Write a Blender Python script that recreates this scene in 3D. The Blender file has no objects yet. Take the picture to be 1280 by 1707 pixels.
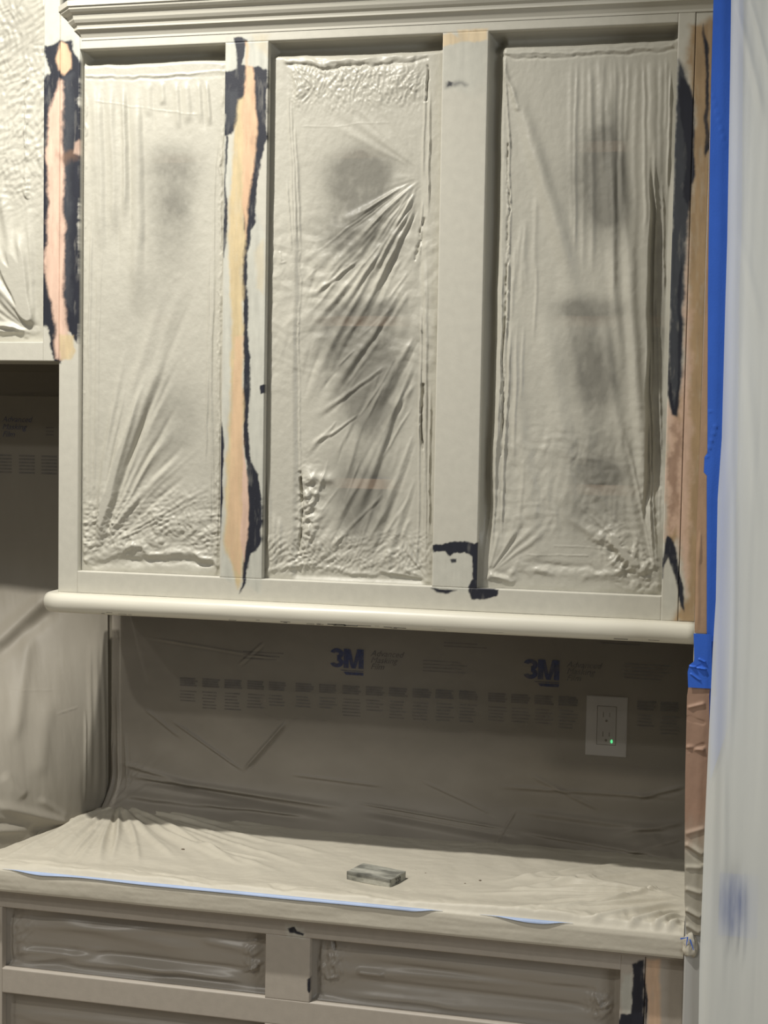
import bpy, bmesh, math, random
import numpy as np

# ------------------------------------------------------------------ camera, world, lights, exposure
F = 2400.0; CAM = np.array([1.3355, -2.75, 1.737])
YAW, PITCH, ROLL = (math.radians(a) for a in (13.13, 3.45, 1.02))
def _axes(y, p, r):
    cy, sy, cp, sp, cr, sr = math.cos(y), math.sin(y), math.cos(p), math.sin(p), math.cos(r), math.sin(r)
    right = np.array([cy, sy, 0.]); fwd = np.array([-sy*cp, cy*cp, -sp]); up = np.cross(right, fwd)
    return right*cr + up*sr, -right*sr + up*cr, fwd
RX, UP, FW = _axes(YAW, PITCH, ROLL)
scene = bpy.context.scene
cam_d = bpy.data.cameras.new('camera'); cam = bpy.data.objects.new('camera', cam_d)
scene.collection.objects.link(cam); scene.camera = cam
cam_d.sensor_fit = 'VERTICAL'; cam_d.sensor_height = 24.0; cam_d.lens = F/1707*24.0
cam_d.clip_start = 0.05; cam_d.clip_end = 50
from mathutils import Matrix, Vector
m = Matrix.Identity(4)
for i in range(3):
    m[i][0] = RX[i]; m[i][1] = UP[i]; m[i][2] = -FW[i]; m[i][3] = CAM[i]
cam.matrix_world = m

world = bpy.data.worlds.new('room_ambient'); scene.world = world; world.use_nodes = True
bg = world.node_tree.nodes['Background']
bg.inputs[0].default_value = (1.0, 0.965, 0.90, 1); bg.inputs[1].default_value = 0.16

def lamp(name, loc, power, radius, cone, color=(1, .967, .905)):      # recessed ceiling cans pointing straight down
    d = bpy.data.lights.new(name, 'SPOT'); d.energy = power; d.shadow_soft_size = radius; d.color = color
    d.spot_size = math.radians(cone); d.spot_blend = 1.0
    o = bpy.data.objects.new(name, d); o.location = loc; scene.collection.objects.link(o); return o
lamp('downlight_near', (0.0, -0.86, 3.35), 360, 0.03, 150)
lamp('downlight_middle', (-0.55, -2.60, 3.35), 165, 0.04, 165)
lamp('downlight_far', (-1.75, -3.40, 3.35), 150, 0.04, 168)
def area(name, loc, target, size, power, color=(1, 1, 1)):
    d = bpy.data.lights.new(name, 'AREA'); d.shape = 'SQUARE'; d.size = size; d.energy = power; d.color = color
    o = bpy.data.objects.new(name, d); o.location = loc; scene.collection.objects.link(o)
    o.rotation_euler = (Vector(target)-Vector(loc)).to_track_quat('-Z', 'Y').to_euler(); return o
area('curtain_fill', (3.6, -2.6, 2.0), (1.5, -0.2, 1.4), 1.2, 34, (.95, .975, 1))  # invented fill lamp that brightens the plastic sheeting; no window stands here

vs = scene.view_settings
scene.display_settings.display_device = 'sRGB'
vs.view_transform = 'Standard'; vs.look = 'None'; vs.gamma = 1.0; vs.use_curve_mapping = False
vs.exposure = -0.47

# ------------------------------------------------------------------ helpers
col = scene.collection
PI = math.pi
def lin(c):
    c = np.asarray(c, float)/255.0
    return np.where(c <= .04045, c/12.92, ((c+.055)/1.055)**2.4)
def ray(px, py): return RX*(px-640)/F - UP*(py-853.5)/F + FW
def at(px, py, Y): d = ray(px, py); return CAM + d*(Y-CAM[1])/d[1]
def atz(px, py, Z): d = ray(px, py); return CAM + d*(Z-CAM[2])/d[2]
def proj(X, Y, Z):
    dx, dy, dz = X-CAM[0], Y-CAM[1], Z-CAM[2]
    w = dx*FW[0]+dy*FW[1]+dz*FW[2]
    return 640+F*(dx*RX[0]+dy*RX[1]+dz*RX[2])/w, 853.5-F*(dx*UP[0]+dy*UP[1]+dz*UP[2])/w

_rng = np.random.RandomState(7); _TAB = _rng.rand(256, 256)
def vnoise(x, y):
    xi = np.floor(x).astype(int); yi = np.floor(y).astype(int); fx = x-xi; fy = y-yi
    fx = fx*fx*(3-2*fx); fy = fy*fy*(3-2*fy)
    a = _TAB[xi & 255, yi & 255]; b = _TAB[(xi+1) & 255, yi & 255]
    c = _TAB[xi & 255, (yi+1) & 255]; d = _TAB[(xi+1) & 255, (yi+1) & 255]
    return (a*(1-fx)+b*fx)*(1-fy)+(c*(1-fx)+d*fx)*fy
def fbm(x, y, o=4):
    s = 0; a = .5
    for k in range(o):
        s = s+a*(vnoise(x+17.3*k, y+9.1*k)-.5); a *= .5; x = x*2.03; y = y*2.03
    return s*2
def sstep(a, b, x):
    t = np.clip((x-a)/(b-a), 0, 1); return t*t*(3-2*t)
def polydist(px, py, poly):
    """signed distance in the plane, negative inside"""
    P = np.array(poly, float); n = len(P); d = np.full(px.shape, 1e9); ins = np.zeros(px.shape, bool)
    for i in range(n):
        a = P[i]; b = P[(i+1) % n]; e = b-a
        wx = px-a[0]; wy = py-a[1]; t = np.clip((wx*e[0]+wy*e[1])/(e@e+1e-9), 0, 1)
        d = np.minimum(d, np.hypot(wx-e[0]*t, wy-e[1]*t))
        c = ((a[1] > py) != (b[1] > py))
        if a[1] != b[1]:
            ins ^= c & (px < (b[0]-a[0])*(py-a[1])/(b[1]-a[1])+a[0])
    return np.where(ins, -d, d)

def setprops(o, label=None, cat=None, group=None, kind=None):
    if label: o['label'] = label
    if cat: o['category'] = cat
    if group: o['group'] = group
    if kind: o['kind'] = kind
    return o
def thing(name, label, cat, loc=(0, 0, 0), group=None):
    o = bpy.data.objects.new(name, None); o.location = loc; o.empty_display_size = .05; col.objects.link(o)
    return setprops(o, label, cat, group)
def link(name, me, mat, parent=None, smooth=False):
    o = bpy.data.objects.new(name, me); col.objects.link(o)
    if mat: me.materials.append(mat)
    if smooth: me.polygons.foreach_set('use_smooth', [True]*len(me.polygons))
    if parent is not None:
        o.parent = parent; o.matrix_parent_inverse = Matrix.Translation(parent.location).inverted()
    return o
def grid_mesh(name, X, Y, Z, mat, parent=None, color=None, cover=None, flip=False, smooth=True, maskq=None):
    ny, nx = X.shape
    v = np.stack([X, Y, Z], -1).reshape(-1, 3)
    i = np.arange(ny*nx).reshape(ny, nx)
    q = np.stack([i[:-1, :-1], i[:-1, 1:], i[1:, 1:], i[1:, :-1]], -1).reshape(-1, 4)
    if flip: q = q[:, ::-1]
    if maskq is not None: q = q[maskq.reshape(-1)]
    me = bpy.data.meshes.new(name)
    me.vertices.add(len(v)); me.vertices.foreach_set('co', v.astype(np.float32).ravel())
    me.loops.add(q.size); me.loops.foreach_set('vertex_index', q.astype(np.int32).ravel())
    me.polygons.add(len(q)); me.polygons.foreach_set('loop_start', np.arange(0, q.size, 4, dtype=np.int32))
    me.polygons.foreach_set('loop_total', np.full(len(q), 4, np.int32))
    me.update(calc_edges=True); me.validate()
    if color is not None:
        a = me.color_attributes.new('paint', 'FLOAT_COLOR', 'POINT')
        c = np.concatenate([color.reshape(-1, 3), np.ones((nx*ny, 1))], 1)
        a.data.foreach_set('color', c.astype(np.float32).ravel())
    if cover is not None:
        a = me.attributes.new('cover', 'FLOAT', 'POINT'); a.data.foreach_set('value', cover.astype(np.float32).ravel())
    return link(name, me, mat, parent, smooth)
def add_box(bm, x0, x1, y0, y1, z0, z1, bev=0.0):
    b2 = bmesh.new(); bmesh.ops.create_cube(b2, size=1)
    for v in b2.verts:
        v.co = Vector(((x0+x1)/2+v.co.x*(x1-x0), (y0+y1)/2+v.co.y*(y1-y0), (z0+z1)/2+v.co.z*(z1-z0)))
    if bev: bmesh.ops.bevel(b2, geom=b2.edges[:], offset=bev, segments=2, affect='EDGES', profile=.5)
    t = bpy.data.meshes.new('t'); b2.to_mesh(t); b2.free(); bm.from_mesh(t); bpy.data.meshes.remove(t)
def mesh_of(bm, name):
    me = bpy.data.meshes.new(name); bmesh.ops.recalc_face_normals(bm, faces=bm.faces[:]); bm.to_mesh(me); bm.free(); return me
def box(name, x0, x1, y0, y1, z0, z1, mat, parent=None, bev=.0012):
    bm = bmesh.new(); add_box(bm, x0, x1, y0, y1, z0, z1, bev); return link(name, mesh_of(bm, name), mat, parent)
def polymesh(name, verts, faces, mat, parent=None, smooth=False):
    me = bpy.data.meshes.new(name); me.from_pydata([tuple(map(float, v)) for v in verts], [], faces); me.update()
    bm = bmesh.new(); bm.from_mesh(me); bmesh.ops.recalc_face_normals(bm, faces=bm.faces[:]); bm.to_mesh(me); bm.free()
    return link(name, me, mat, parent, smooth)

# ------------------------------------------------------------------ materials
def mat_new(name):
    m = bpy.data.materials.new(name); m.use_nodes = True; nt = m.node_tree
    return m, nt, nt.nodes['Principled BSDF'], nt.nodes['Material Output']
def N(nt, t, **kw):
    n = nt.nodes.new(t)
    for k, v in kw.items():
        if k in n.inputs.keys() if isinstance(k, str) else False: n.inputs[k].default_value = v
        else: setattr(n, k, v)
    return n
def noise_bump(nt, bsdf, scale, strength, dist=.001, detail=4, stretch=(1, 1, 1)):
    tc = N(nt, 'ShaderNodeTexCoord'); mp = N(nt, 'ShaderNodeMapping'); mp.inputs['Scale'].default_value = stretch
    nz = N(nt, 'ShaderNodeTexNoise'); nz.inputs['Scale'].default_value = scale; nz.inputs['Detail'].default_value = detail
    b = N(nt, 'ShaderNodeBump'); b.inputs['Strength'].default_value = strength; b.inputs['Distance'].default_value = dist
    nt.links.new(tc.outputs['Object'], mp.inputs[0]); nt.links.new(mp.outputs[0], nz.inputs[0])
    nt.links.new(nz.outputs[0], b.inputs['Height']); nt.links.new(b.outputs[0], bsdf.inputs['Normal'])
    return nz
def vary(nt, bsdf, rgb, amt, scale, attr=None, stretch=(1, 1, 1)):
    """base colour (flat or vertex paint) times soft procedural variation"""
    tc = N(nt, 'ShaderNodeTexCoord'); mp = N(nt, 'ShaderNodeMapping'); mp.inputs['Scale'].default_value = stretch
    nz = N(nt, 'ShaderNodeTexNoise'); nz.inputs['Scale'].default_value = scale; nz.inputs['Detail'].default_value = 5
    mr = N(nt, 'ShaderNodeMapRange'); mr.inputs['From Min'].default_value = .25; mr.inputs['From Max'].default_value = .75
    mr.inputs['To Min'].default_value = 1-amt; mr.inputs['To Max'].default_value = 1+amt
    nt.links.new(tc.outputs['Object'], mp.inputs[0]); nt.links.new(mp.outputs[0], nz.inputs[0]); nt.links.new(nz.outputs[0], mr.inputs['Value'])
    vm = N(nt, 'ShaderNodeVectorMath'); vm.operation = 'SCALE'
    if attr:
        a = N(nt, 'ShaderNodeAttribute'); a.attribute_name = attr; nt.links.new(a.outputs['Color'], vm.inputs[0])
    else:
        vm.inputs[0].default_value = tuple(rgb)
    nt.links.new(mr.outputs[0], vm.inputs['Scale']); nt.links.new(vm.outputs[0], bsdf.inputs['Base Color'])
def simple(name, rgb, rough=.5, bump=(60, .15), amt=.03, vscale=8, spec=.4, stretch=(1, 1, 1), attr=None):
    m, nt, b, o = mat_new(name); b.inputs['Roughness'].default_value = rough; b.inputs['Specular IOR Level'].default_value = spec
    vary(nt, b, lin(rgb), amt, vscale, attr, stretch)
    if bump: noise_bump(nt, b, bump[0], bump[1], stretch=stretch)
    return m
def film(name, rgb, rough=.42, spec=.5, cover=None, bump=(45, .5, .002), amt=.04, attr=False):
    """plastic masking film with a dry paint mist on it; 'cover' = how much the mist hides what lies behind"""
    m, nt, b, o = mat_new(name); b.inputs['Roughness'].default_value = rough; b.inputs['Specular IOR Level'].default_value = spec
    vary(nt, b, lin(rgb), amt, 6, 'paint' if attr else None)
    noise_bump(nt, b, bump[0], bump[1], bump[2], 6)
    if cover is not None:
        tr = N(nt, 'ShaderNodeBsdfTransparent'); tr.inputs[0].default_value = (.95, .95, .97, 1)
        mx = N(nt, 'ShaderNodeMixShader')
        if cover == 'attr':
            a = N(nt, 'ShaderNodeAttribute'); a.attribute_name = 'cover'; nt.links.new(a.outputs['Fac'], mx.inputs[0])
        else: mx.inputs[0].default_value = cover
        nt.links.new(tr.outputs[0], mx.inputs[1]); nt.links.new(b.outputs[0], mx.inputs[2]); nt.links.new(mx.outputs[0], o.inputs[0])
    return m
PAINT = (190, 187, 174)
M = {}
M['paint'] = simple('greige_paint', PAINT, .5, (220, .12), .02)
M['painted'] = simple('greige_paint_with_sanded_patches', PAINT, .5, (260, .15), .05, 60, attr='paint')
M['basepaint'] = simple('darker_greige_base', (172, 164, 152), .5, (220, .12), .03)  # darker, browner tone than the wall cabinet greige
M['film'] = film('misted_masking_film', (181, 178, 165), .42, .45, 'attr', (70, .5, .0016))
M['film_wall'] = film('wall_masking_film', (150, 145, 132), .58, .4, 'attr', (35, .35, .0015), .05, attr=True)
M['film_counter'] = film('counter_masking_film', (192, 186, 170), .5, .35, None, (55, .5, .0016))
M['film_drawer'] = film('drawer_masking_film', (158, 151, 140), .36, .5, None, (30, .3, .0015))
M['interior'] = simple('dark_navy_cabinet_paint', (34, 46, 90), .6, None)
M['shelfwood'] = simple('shelf_edge_wood', (216, 178, 146), .6, (90, .2), .08, 12, stretch=(1, 8, 8))
M['bead'] = simple('cream_painted_wood', (205, 201, 186), .38, (26, .35), .03, 40, stretch=(.12, 1, 1))
M['wall'] = simple('backsplash_wall', (120, 114, 100), .6, (30, .2), .06, 5)
M['wallpale'] = simple('pale_wall_paint', (176, 175, 170), .7, (80, .1), .02)
M['soffit'] = simple('grey_wall_paint', (150, 148, 142), .7, (80, .1), .02)
M['floor'] = simple('floor_covering', (150, 140, 125), .6, (20, .2), .08)
M['stone'] = simple('worktop_stone', (150, 146, 138), .35, None, .1, 30)
M['bluetape'] = simple('blue_masking_tape', (50, 100, 200), .55, (300, .25), .04, 30)
M['bluepale'] = simple('blue_tape_misted_with_paint', (160, 177, 207), .5, (200, .2), .14, 14)
M['kraft'] = simple('brown_masking_paper', (156, 128, 108), .6, (120, .3), .06, 20, attr='paint')
M['outlet'] = simple('white_outlet_plastic', (226, 225, 222), .35, None, .0)
M['outletin'] = simple('outlet_face_plastic', (212, 211, 208), .35, None, .0)
M['slot'] = simple('dark_slot', (28, 28, 28), .6, None, .0)
M['black'] = simple('black_plastic', (26, 26, 28), .5, None, .0)
M['chip'] = simple('paint_chip_brown', (92, 78, 62), .7, None, .1)
M['chippale'] = simple('paint_chip_pale', (222, 218, 208), .6, None, .0)
def led():
    m, nt, b, o = mat_new('green_indicator_light'); b.inputs['Base Color'].default_value = (.05, .6, .2, 1)
    b.inputs['Emission Color'].default_value = (.12, 1, .35, 1); b.inputs['Emission Strength'].default_value = 2.2; return m
M['led'] = led()
def ink(name, rgb, fac):
    m, nt, b, o = mat_new(name); b.inputs['Base Color'].default_value = (*lin(rgb), 1); b.inputs['Roughness'].default_value = .5
    tr = N(nt, 'ShaderNodeBsdfTransparent'); mx = N(nt, 'ShaderNodeMixShader'); nz = N(nt, 'ShaderNodeTexNoise'); nz.inputs['Scale'].default_value = 60
    tc = N(nt, 'ShaderNodeTexCoord'); mr = N(nt, 'ShaderNodeMapRange')
    mr.inputs['From Min'].default_value = .3; mr.inputs['From Max'].default_value = .7; mr.inputs['To Min'].default_value = fac*.65; mr.inputs['To Max'].default_value = min(1, fac*1.25)
    nt.links.new(tc.outputs['Object'], nz.inputs[0]); nt.links.new(nz.outputs[0], mr.inputs['Value']); nt.links.new(mr.outputs[0], mx.inputs[0])
    nt.links.new(tr.outputs[0], mx.inputs[1]); nt.links.new(b.outputs[0], mx.inputs[2]); nt.links.new(mx.outputs[0], o.inputs[0]); return m
M['inkblue'] = ink('blue_film_print', (56, 64, 98), .75)
M['inkgrey'] = ink('grey_film_print', (70, 70, 74), .6)
M['inkfaint'] = ink('faint_film_print', (84, 84, 90), .34)
M['inkblack'] = ink('black_block_print', (38, 38, 36), .9)
def curtain_mat():
    m, nt, b, o = mat_new('translucent_sheeting'); b.inputs['Roughness'].default_value = .30; b.inputs['Specular IOR Level'].default_value = .5
    vary(nt, b, lin((236, 239, 234)), .03, 4); noise_bump(nt, b, 30, .35, .0015, 6, (1, 1, .25))
    tl = N(nt, 'ShaderNodeBsdfTranslucent'); tl.inputs[0].default_value = (*lin((236, 239, 238)), 1)
    m1 = N(nt, 'ShaderNodeMixShader'); m1.inputs[0].default_value = .25
    tr = N(nt, 'ShaderNodeBsdfTransparent'); m2 = N(nt, 'ShaderNodeMixShader')
    a = N(nt, 'ShaderNodeAttribute'); a.attribute_name = 'cover'
    L = nt.links; L.new(b.outputs[0], m1.inputs[1]); L.new(tl.outputs[0], m1.inputs[2])
    L.new(a.outputs['Fac'], m2.inputs[0]); L.new(tr.outputs[0], m2.inputs[1]); L.new(m1.outputs[0], m2.inputs[2]); L.new(m2.outputs[0], o.inputs[0]); return m
M['curtain'] = curtain_mat()

# ------------------------------------------------------------------ sanded patches on the woodwork (paint, primer, filler and bare wood, each with its own outline)
NAVY = (35, 37, 46); NAVG = (62, 65, 70); PEACH = (206, 172, 140); PINK = (206, 176, 156); YEL = (196, 178, 140); PRIM = (184, 184, 173); TAN = (160, 136, 104); BRN = (120, 92, 72)
LEFT = [ # colour, edge softness px, wobble px, outline, opacity
 (PRIM, 4, 5, [(70,60),(134,66),(134,130),(120,90),(84,90),(80,150),(69,160)], .9),
 (NAVY, 2.5, 7, [(74,78),(98,66),(120,72),(132,104),(133,400),(132,548),(126,570),(118,556),(108,545),(100,602),(88,602),(84,566),(78,545),(66,535),(66,150),(74,128),(83,118),(78,100)], 1),
 (NAVG, 6, 6, [(106,130),(122,120),(120,330),(118,520),(106,500)], .7),
 (PEACH, 3, 4, [(100,72),(111,72),(118,92),(117,115),(108,124),(96,116),(91,100),(96,86)], 1),
 (PINK, 4, 6, [(97,128),(103,132),(106,200),(104,260),(104,330),(108,420),(107,500),(112,550),(122,578),(114,596),(94,596),(92,560),(86,510),(76,440),(78,400),(80,330),(78,260),(84,190),(93,150)], 1),
 (YEL, 3, 4, [(100,556),(122,560),(126,585),(116,600),(100,600)], .8),
 (BRN, 8, 10, [(100,255),(126,250),(126,268),(108,274)], .55),
 (PINK, 3, 5, [(124,240),(134,232),(134,262),(122,258)], .6),
 (NAVY, 2, 6, [(66,470),(76,470),(80,540),(66,545)], .9)]
MID1 = [
 (PRIM, 4, 4, [(376,62),(447,60),(446,130),(376,130)], .85),
 (PRIM, 3, 5, [(372,225),(446,400),(438,780),(434,990),(368,960),(372,600)], .75),
 (NAVY, 2, 5, [(390,64),(412,66),(408,96),(402,112),(420,110),(446,116),(445,130),(444,230),(436,262),(430,300),(424,350),(428,370),(418,385),(414,420),(413,500),(414,560),(416,640),(414,700),(418,770),(432,792),(436,830),(434,905),(418,925),(409,968),(400,992),(405,950),(411,900),(412,870),(412,780),(405,740),(405,420),(405,250),(396,196),(386,222),(376,224),(374,120),(394,118),(394,84)], 1),
 (NAVG, 4, 8, [(376,150),(396,150),(394,200),(376,215)], .6),
 (NAVY, 1.5, 3, [(376,225),(380,230),(377,300),(378,380),(374,430),(370,430),(374,330)], .9),
 (NAVY, 1.5, 3, [(368,700),(374,740),(371,800),(368,900),(364,905),(366,760)], 1),
 (YEL, 4, 5, [(398,168),(408,160),(408,400),(405,500),(405,750),(408,800),(409,880),(402,970),(396,982),(388,950),(373,905),(378,750),(384,650),(386,500),(381,420),(384,300),(390,225)], .95),
 (PEACH, 3, 4, [(391,560),(405,560),(405,750),(409,860),(402,960),(392,950),(376,900),(384,760)], .6),
 (PEACH, 3, 4, [(410,68),(414,70),(412,105),(421,112),(426,170),(428,225),(418,310),(410,370),(408,400),(404,300),(405,180),(410,130)], 1),
 (PINK, 2, 3, [(405,745),(411,790),(416,840),(413,890),(408,935),(402,900)], 1),
 (YEL, 6, 5, [(424,60),(446,60),(446,92),(430,84)], .35),
 (YEL, 5, 4, [(424,420),(442,400),(440,490),(428,480)], .35),
 (NAVY, 1, 2, [(433,642),(440,640),(440,654),(434,656)], 1)]
MID2 = [
 (PRIM, 10, 10, [(738,60),(812,55),(810,150),(738,150)], .5),
 ((206,188,156), 2.5, 3, [(736,58),(752,54),(765,60),(764,50),(812,47),(813,66),(792,69),(776,66),(756,72),(738,76)], .95),
 (NAVG, 5, 5, [(742,136),(778,138),(776,142),(742,144)], .6),
 (NAVY, 1.5, 2, [(747,134),(753,137),(752,143),(746,143)], .8),
 (PRIM, 5, 4, [(720,915),(795,912),(795,990),(720,980)], .45),
 (NAVY, 1.5, 4, [(722,908),(736,908),(750,903),(772,901),(790,907),(796,904),(797,978),(832,984),(829,994),(806,1001),(784,999),(780,984),(788,966),(786,930),(772,920),(756,922),(748,927),(742,920),(724,920)], 1),
 (NAVY, 1.5, 2, [(750,933),(760,931),(759,937),(752,939)], .95),
 (NAVY, 2, 3, [(719,980),(762,983),(748,988),(728,987)], .95)]
RIGHT = [
 (TAN, 9, 8, [(1152,40),(1195,30),(1190,400),(1168,1040),(1120,1040),(1146,985),(1132,900),(1112,900),(1112,690),(1145,640),(1150,330),(1158,200),(1146,100)], .95),
 (PINK, 8, 10, [(1148,330),(1152,620),(1146,990),(1136,940),(1124,880),(1108,900),(1112,660),(1134,700),(1140,520)], .75),
 (BRN, 7, 16, [(1128,690),(1138,720),(1134,820),(1120,880),(1116,760)], .55),
 (NAVG, 5, 6, [(1130,96),(1140,112),(1152,150),(1153,330),(1144,420),(1138,520),(1134,640),(1130,688),(1120,690),(1114,640),(1117,450),(1122,300),(1128,160)], 1),
 (NAVY, 3, 5, [(1134,130),(1150,142),(1157,170),(1157,300),(1150,350),(1140,330),(1142,240),(1132,160)], 1),
 (NAVY, 2, 3, [(1130,480),(1138,430),(1134,640),(1128,694),(1120,690),(1113,650),(1115,600),(1124,680),(1130,640)], 1),
 (NAVY, 2, 3, [(1172,40),(1176,62),(1181,80),(1180,130),(1182,250),(1175,262),(1174,200),(1176,110),(1171,60)], .95),
 (NAVY, 2, 3, [(1108,905),(1112,893),(1120,896),(1128,920),(1131,952),(1139,980),(1140,1020),(1134,1008),(1130,984),(1124,956),(1114,932),(1108,942),(1104,962),(1102,965),(1105,930)], 1),
 (PRIM, 4, 4, [(1110,945),(1118,940),(1124,965),(1130,1000),(1126,1020),(1106,1010)], .4)]
BASE = [
 (PRIM, 4, 5, [(1036,1622),(1056,1618),(1056,1690),(1036,1690)], .7),
 (NAVY, 2, 5, [(1054,1606),(1074,1600),(1074,1650),(1070,1720),(1030,1720),(1034,1694),(1052,1688),(1056,1640)], 1),
 (PEACH, 4, 3, [(1077,1598),(1100,1600),(1100,1720),(1082,1720),(1076,1660)], .75),
 (NAVY, 1, 2, [(1076,1640),(1081,1665),(1077,1710),(1075,1710)], .9),
 (PRIM, 4, 5, [(474,1540),(505,1544),(510,1562),(478,1560)], .5),
 (NAVY, 1.2, 3, [(480,1547),(492,1545),(497,1552),(508,1556),(506,1560),(492,1557),(484,1556)], .95),
 (NAVY, 1, 2, [(512,1632),(517,1628),(517,1656),(513,1650)], 1)]
def paintcols(px, py, spots, base=PAINT):
    c = np.tile(lin(base), px.shape+(1,))
    for k, (rgb, soft, wob, poly, op) in enumerate(spots):
        qx = px+wob*fbm(px*.05+k*3, py*.035, 5)+wob*.25*fbm(px*.22, py*.22+k, 3)
        qy = py+wob*1.6*fbm(px*.06+40, py*.03+k, 4)
        d = polydist(qx, qy, poly)
        a = sstep(soft, -soft, d)*op
        rub = .95+.42*fbm(px*.16+9*k, py*.035, 4)            # brushed / sanded unevenness
        a = np.clip(a*np.clip(rub+.15, 0, 1.1), 0, 1)[..., None]
        tone = 1+.20*fbm(px*.14+5*k, py*.02+3, 4)[..., None]
        c = c*(1-a)+lin(rgb)*tone*a
    return np.clip(c, .004, .9)
def member(name, x0, x1, z0, z1, yf, yb, parent, spots=None, mat=None, base=PAINT):
    """a frame member: board with eased front edges; the front carries the paint patches"""
    if spots is None: return box(name, x0, x1, yf, yb, z0, z1, mat or M['paint'], parent, .0012)
    s = .0016; nx = max(3, int((x1-x0)/s)); nz = max(3, int((z1-z0)/s))
    xs = np.linspace(x0, x1, nx+1); zs = np.linspace(z0, z1, nz+1)
    xs = np.concatenate([[x0, x0], xs[1:-1], [x1, x1]]); zs = np.concatenate([[z0, z0], zs[1:-1], [z1, z1]])
    X, Z = np.meshgrid(xs, zs); Y = np.full(X.shape, yf, float)
    e = .0004
    Xc = np.clip(X, x0, x1); Y[:, 0] = yb; Y[:, -1] = yb; Y[0, :] = yb; Y[-1, :] = yb
    Y[1:-1, 1] = yf+e; Y[1:-1, -2] = yf+e; Y[1, 1:-1] = yf+e; Y[-2, 1:-1] = yf+e
    px, py = proj(X, np.full(X.shape, yf), Z)
    cc = paintcols(px, py, spots, base); cc[:, 0] = cc[:, -1] = cc[0, :] = cc[-1, :] = lin(base); cc[:, 1] = cc[:, 2]; cc[:, -2] = cc[:, -3]
    return grid_mesh(name, Xc, Y, Z, M['painted'], parent, cc, smooth=False)

# ------------------------------------------------------------------ setting
WY = .33; ZC = .8426; CF = -.18; WRX = 1.299
def struct(o): o['kind'] = 'structure'; return o
struct(box('floor', -3, 4, -4.5, .45, -.05, 0, M['floor'], None, 0))
struct(box('wall_back', -2.2, WRX, WY, WY+.12, 0, 2.62, M['wall'], None, 0))
struct(box('wall_upper', -2.2, WRX, WY-.001, WY+.12, 2.62, 3.35, M['soffit'], None, 0))
struct(box('wall_right', WRX, 3.2, -.185, WY+.12, 0, 3.35, M['wallpale'], None, .003))

# ------------------------------------------------------------------ upper cabinet
ZT, ZB = 2.487, 1.424; ZR0 = 1.378
uc = thing('wall_cabinet', 'greige three-door wall cabinet frame above the counter, seams sanded to navy and wood', 'cabinet', (.65, .165, 1.378))
XL = [0, .0435, .355, .444, .793, .881, 1.234, 1.297]; T = .019
member('stile', XL[0]+.0006, XL[1], ZR0, ZT+.075, 0, T, uc, LEFT)['label'] = 'leftmost stile, sanded to navy and bare wood'
member('stile', XL[2], XL[3], ZB-.0, ZT, 0, T, uc, MID1)['label'] = 'stile with a filler streak and navy edges'
member('stile', XL[4], XL[5], ZB, ZT, 0, T, uc, MID2)['label'] = 'mostly greige stile with navy patch at its foot'
member('stile', XL[6], XL[7]-.032, ZR0, ZT+.075, 0, T, uc, RIGHT)['label'] = 'rightmost stile, stripped to tan wood with navy streaks'
member('filler_strip', XL[7]-.0315, XL[7], ZR0, ZT+.075, .0012, T, uc, RIGHT)
member('rail', XL[1], XL[6], ZT, ZT+.075, 0.0002, T, uc, MID1+MID2)
member('rail', XL[1], XL[6], ZR0, ZB, 0.0002, T, uc, MID1+MID2+RIGHT[-2:])
box('side_panel', XL[0]+.001, XL[0]+.017, T, WY-.004, ZR0, ZT+.075, M['paint'], uc)
box('side_panel', XL[7]-.016, XL[7], T, WY-.004, ZR0, ZT+.075, M['interior'], uc)
box('bottom_panel', XL[0]+.017, XL[7]-.016, T, WY-.004, ZR0+.012, ZR0+.03, M['interior'], uc)
box('top_panel', XL[0]+.017, XL[7]-.016, T, WY-.004, ZT+.03, ZT+.048, M['interior'], uc)
box('back_panel', XL[0]+.017, XL[7]-.016, WY-.012, WY-.004, ZR0+.03, ZT+.03, M['interior'], uc)
for z in (2.285, 1.953, 1.628):
    sh = box('shelf', XL[0]+.018, XL[7]-.017, .062, WY-.013, z-.018, z, M['interior'], uc)
    box('edge_band', XL[0]+.018, XL[7]-.017, .058, .062, z-.019, z+.001, M['shelfwood'], sh, 0)
# bullnose moulding under the face frame: swept D profile with a rounded mitred return
def bullnose():
    z0, z1, out = 1.3385, 1.3785, .034; zc = (z0+z1)/2; hr = (z1-z0)/2
    prof = [(0, z1), (out-.017, z1-.0005)]
    for k in range(1, 12):
        a = PI/2-PI*k/12; prof.append((out-.017+.017*math.cos(a), zc+hr*math.sin(a)))
    prof += [(out-.017, z0+.0005), (0, z0)]
    path = [((-.001, .25), 180), ((-.001, .02), 180), ((.0, .006), 188), ((.004, .0015), 225), ((.010, 0), 262), ((.02, 0), 270)]
    xs = np.linspace(.04, 1.2985, 90); path += [((x, 0), 270) for x in xs]
    vs_, fs = [], []
    for (x, y), a in path:
        nx, ny = math.cos(math.radians(a)), math.sin(math.radians(a))
        for o, z in prof:
            o2 = o*(1+.0)+.0006*float(fbm(np.array(x*18.), np.array(z*90.+3), 3))
            vs_.append((x+nx*o2, y+ny*o2, z+.0005*float(fbm(np.array(x*6.), np.array(5.), 3))))
    n = len(prof)
    for i in range(len(path)-1):
        for j in range(n-1): fs.append((i*n+j, i*n+j+1, (i+1)*n+j+1, (i+1)*n+j))
    fs.append(tuple(range(n-1, -1, -1))); fs.append(tuple((len(path)-1)*n+j for j in range(n)))
    o = polymesh('bullnose_moulding', vs_, fs, M['bead'], uc, True)
    o['label'] = 'cream bullnose moulding under the doors'
    return o
bn = bullnose()
crn = random.Random(4)
bm = bmesh.new()
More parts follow.
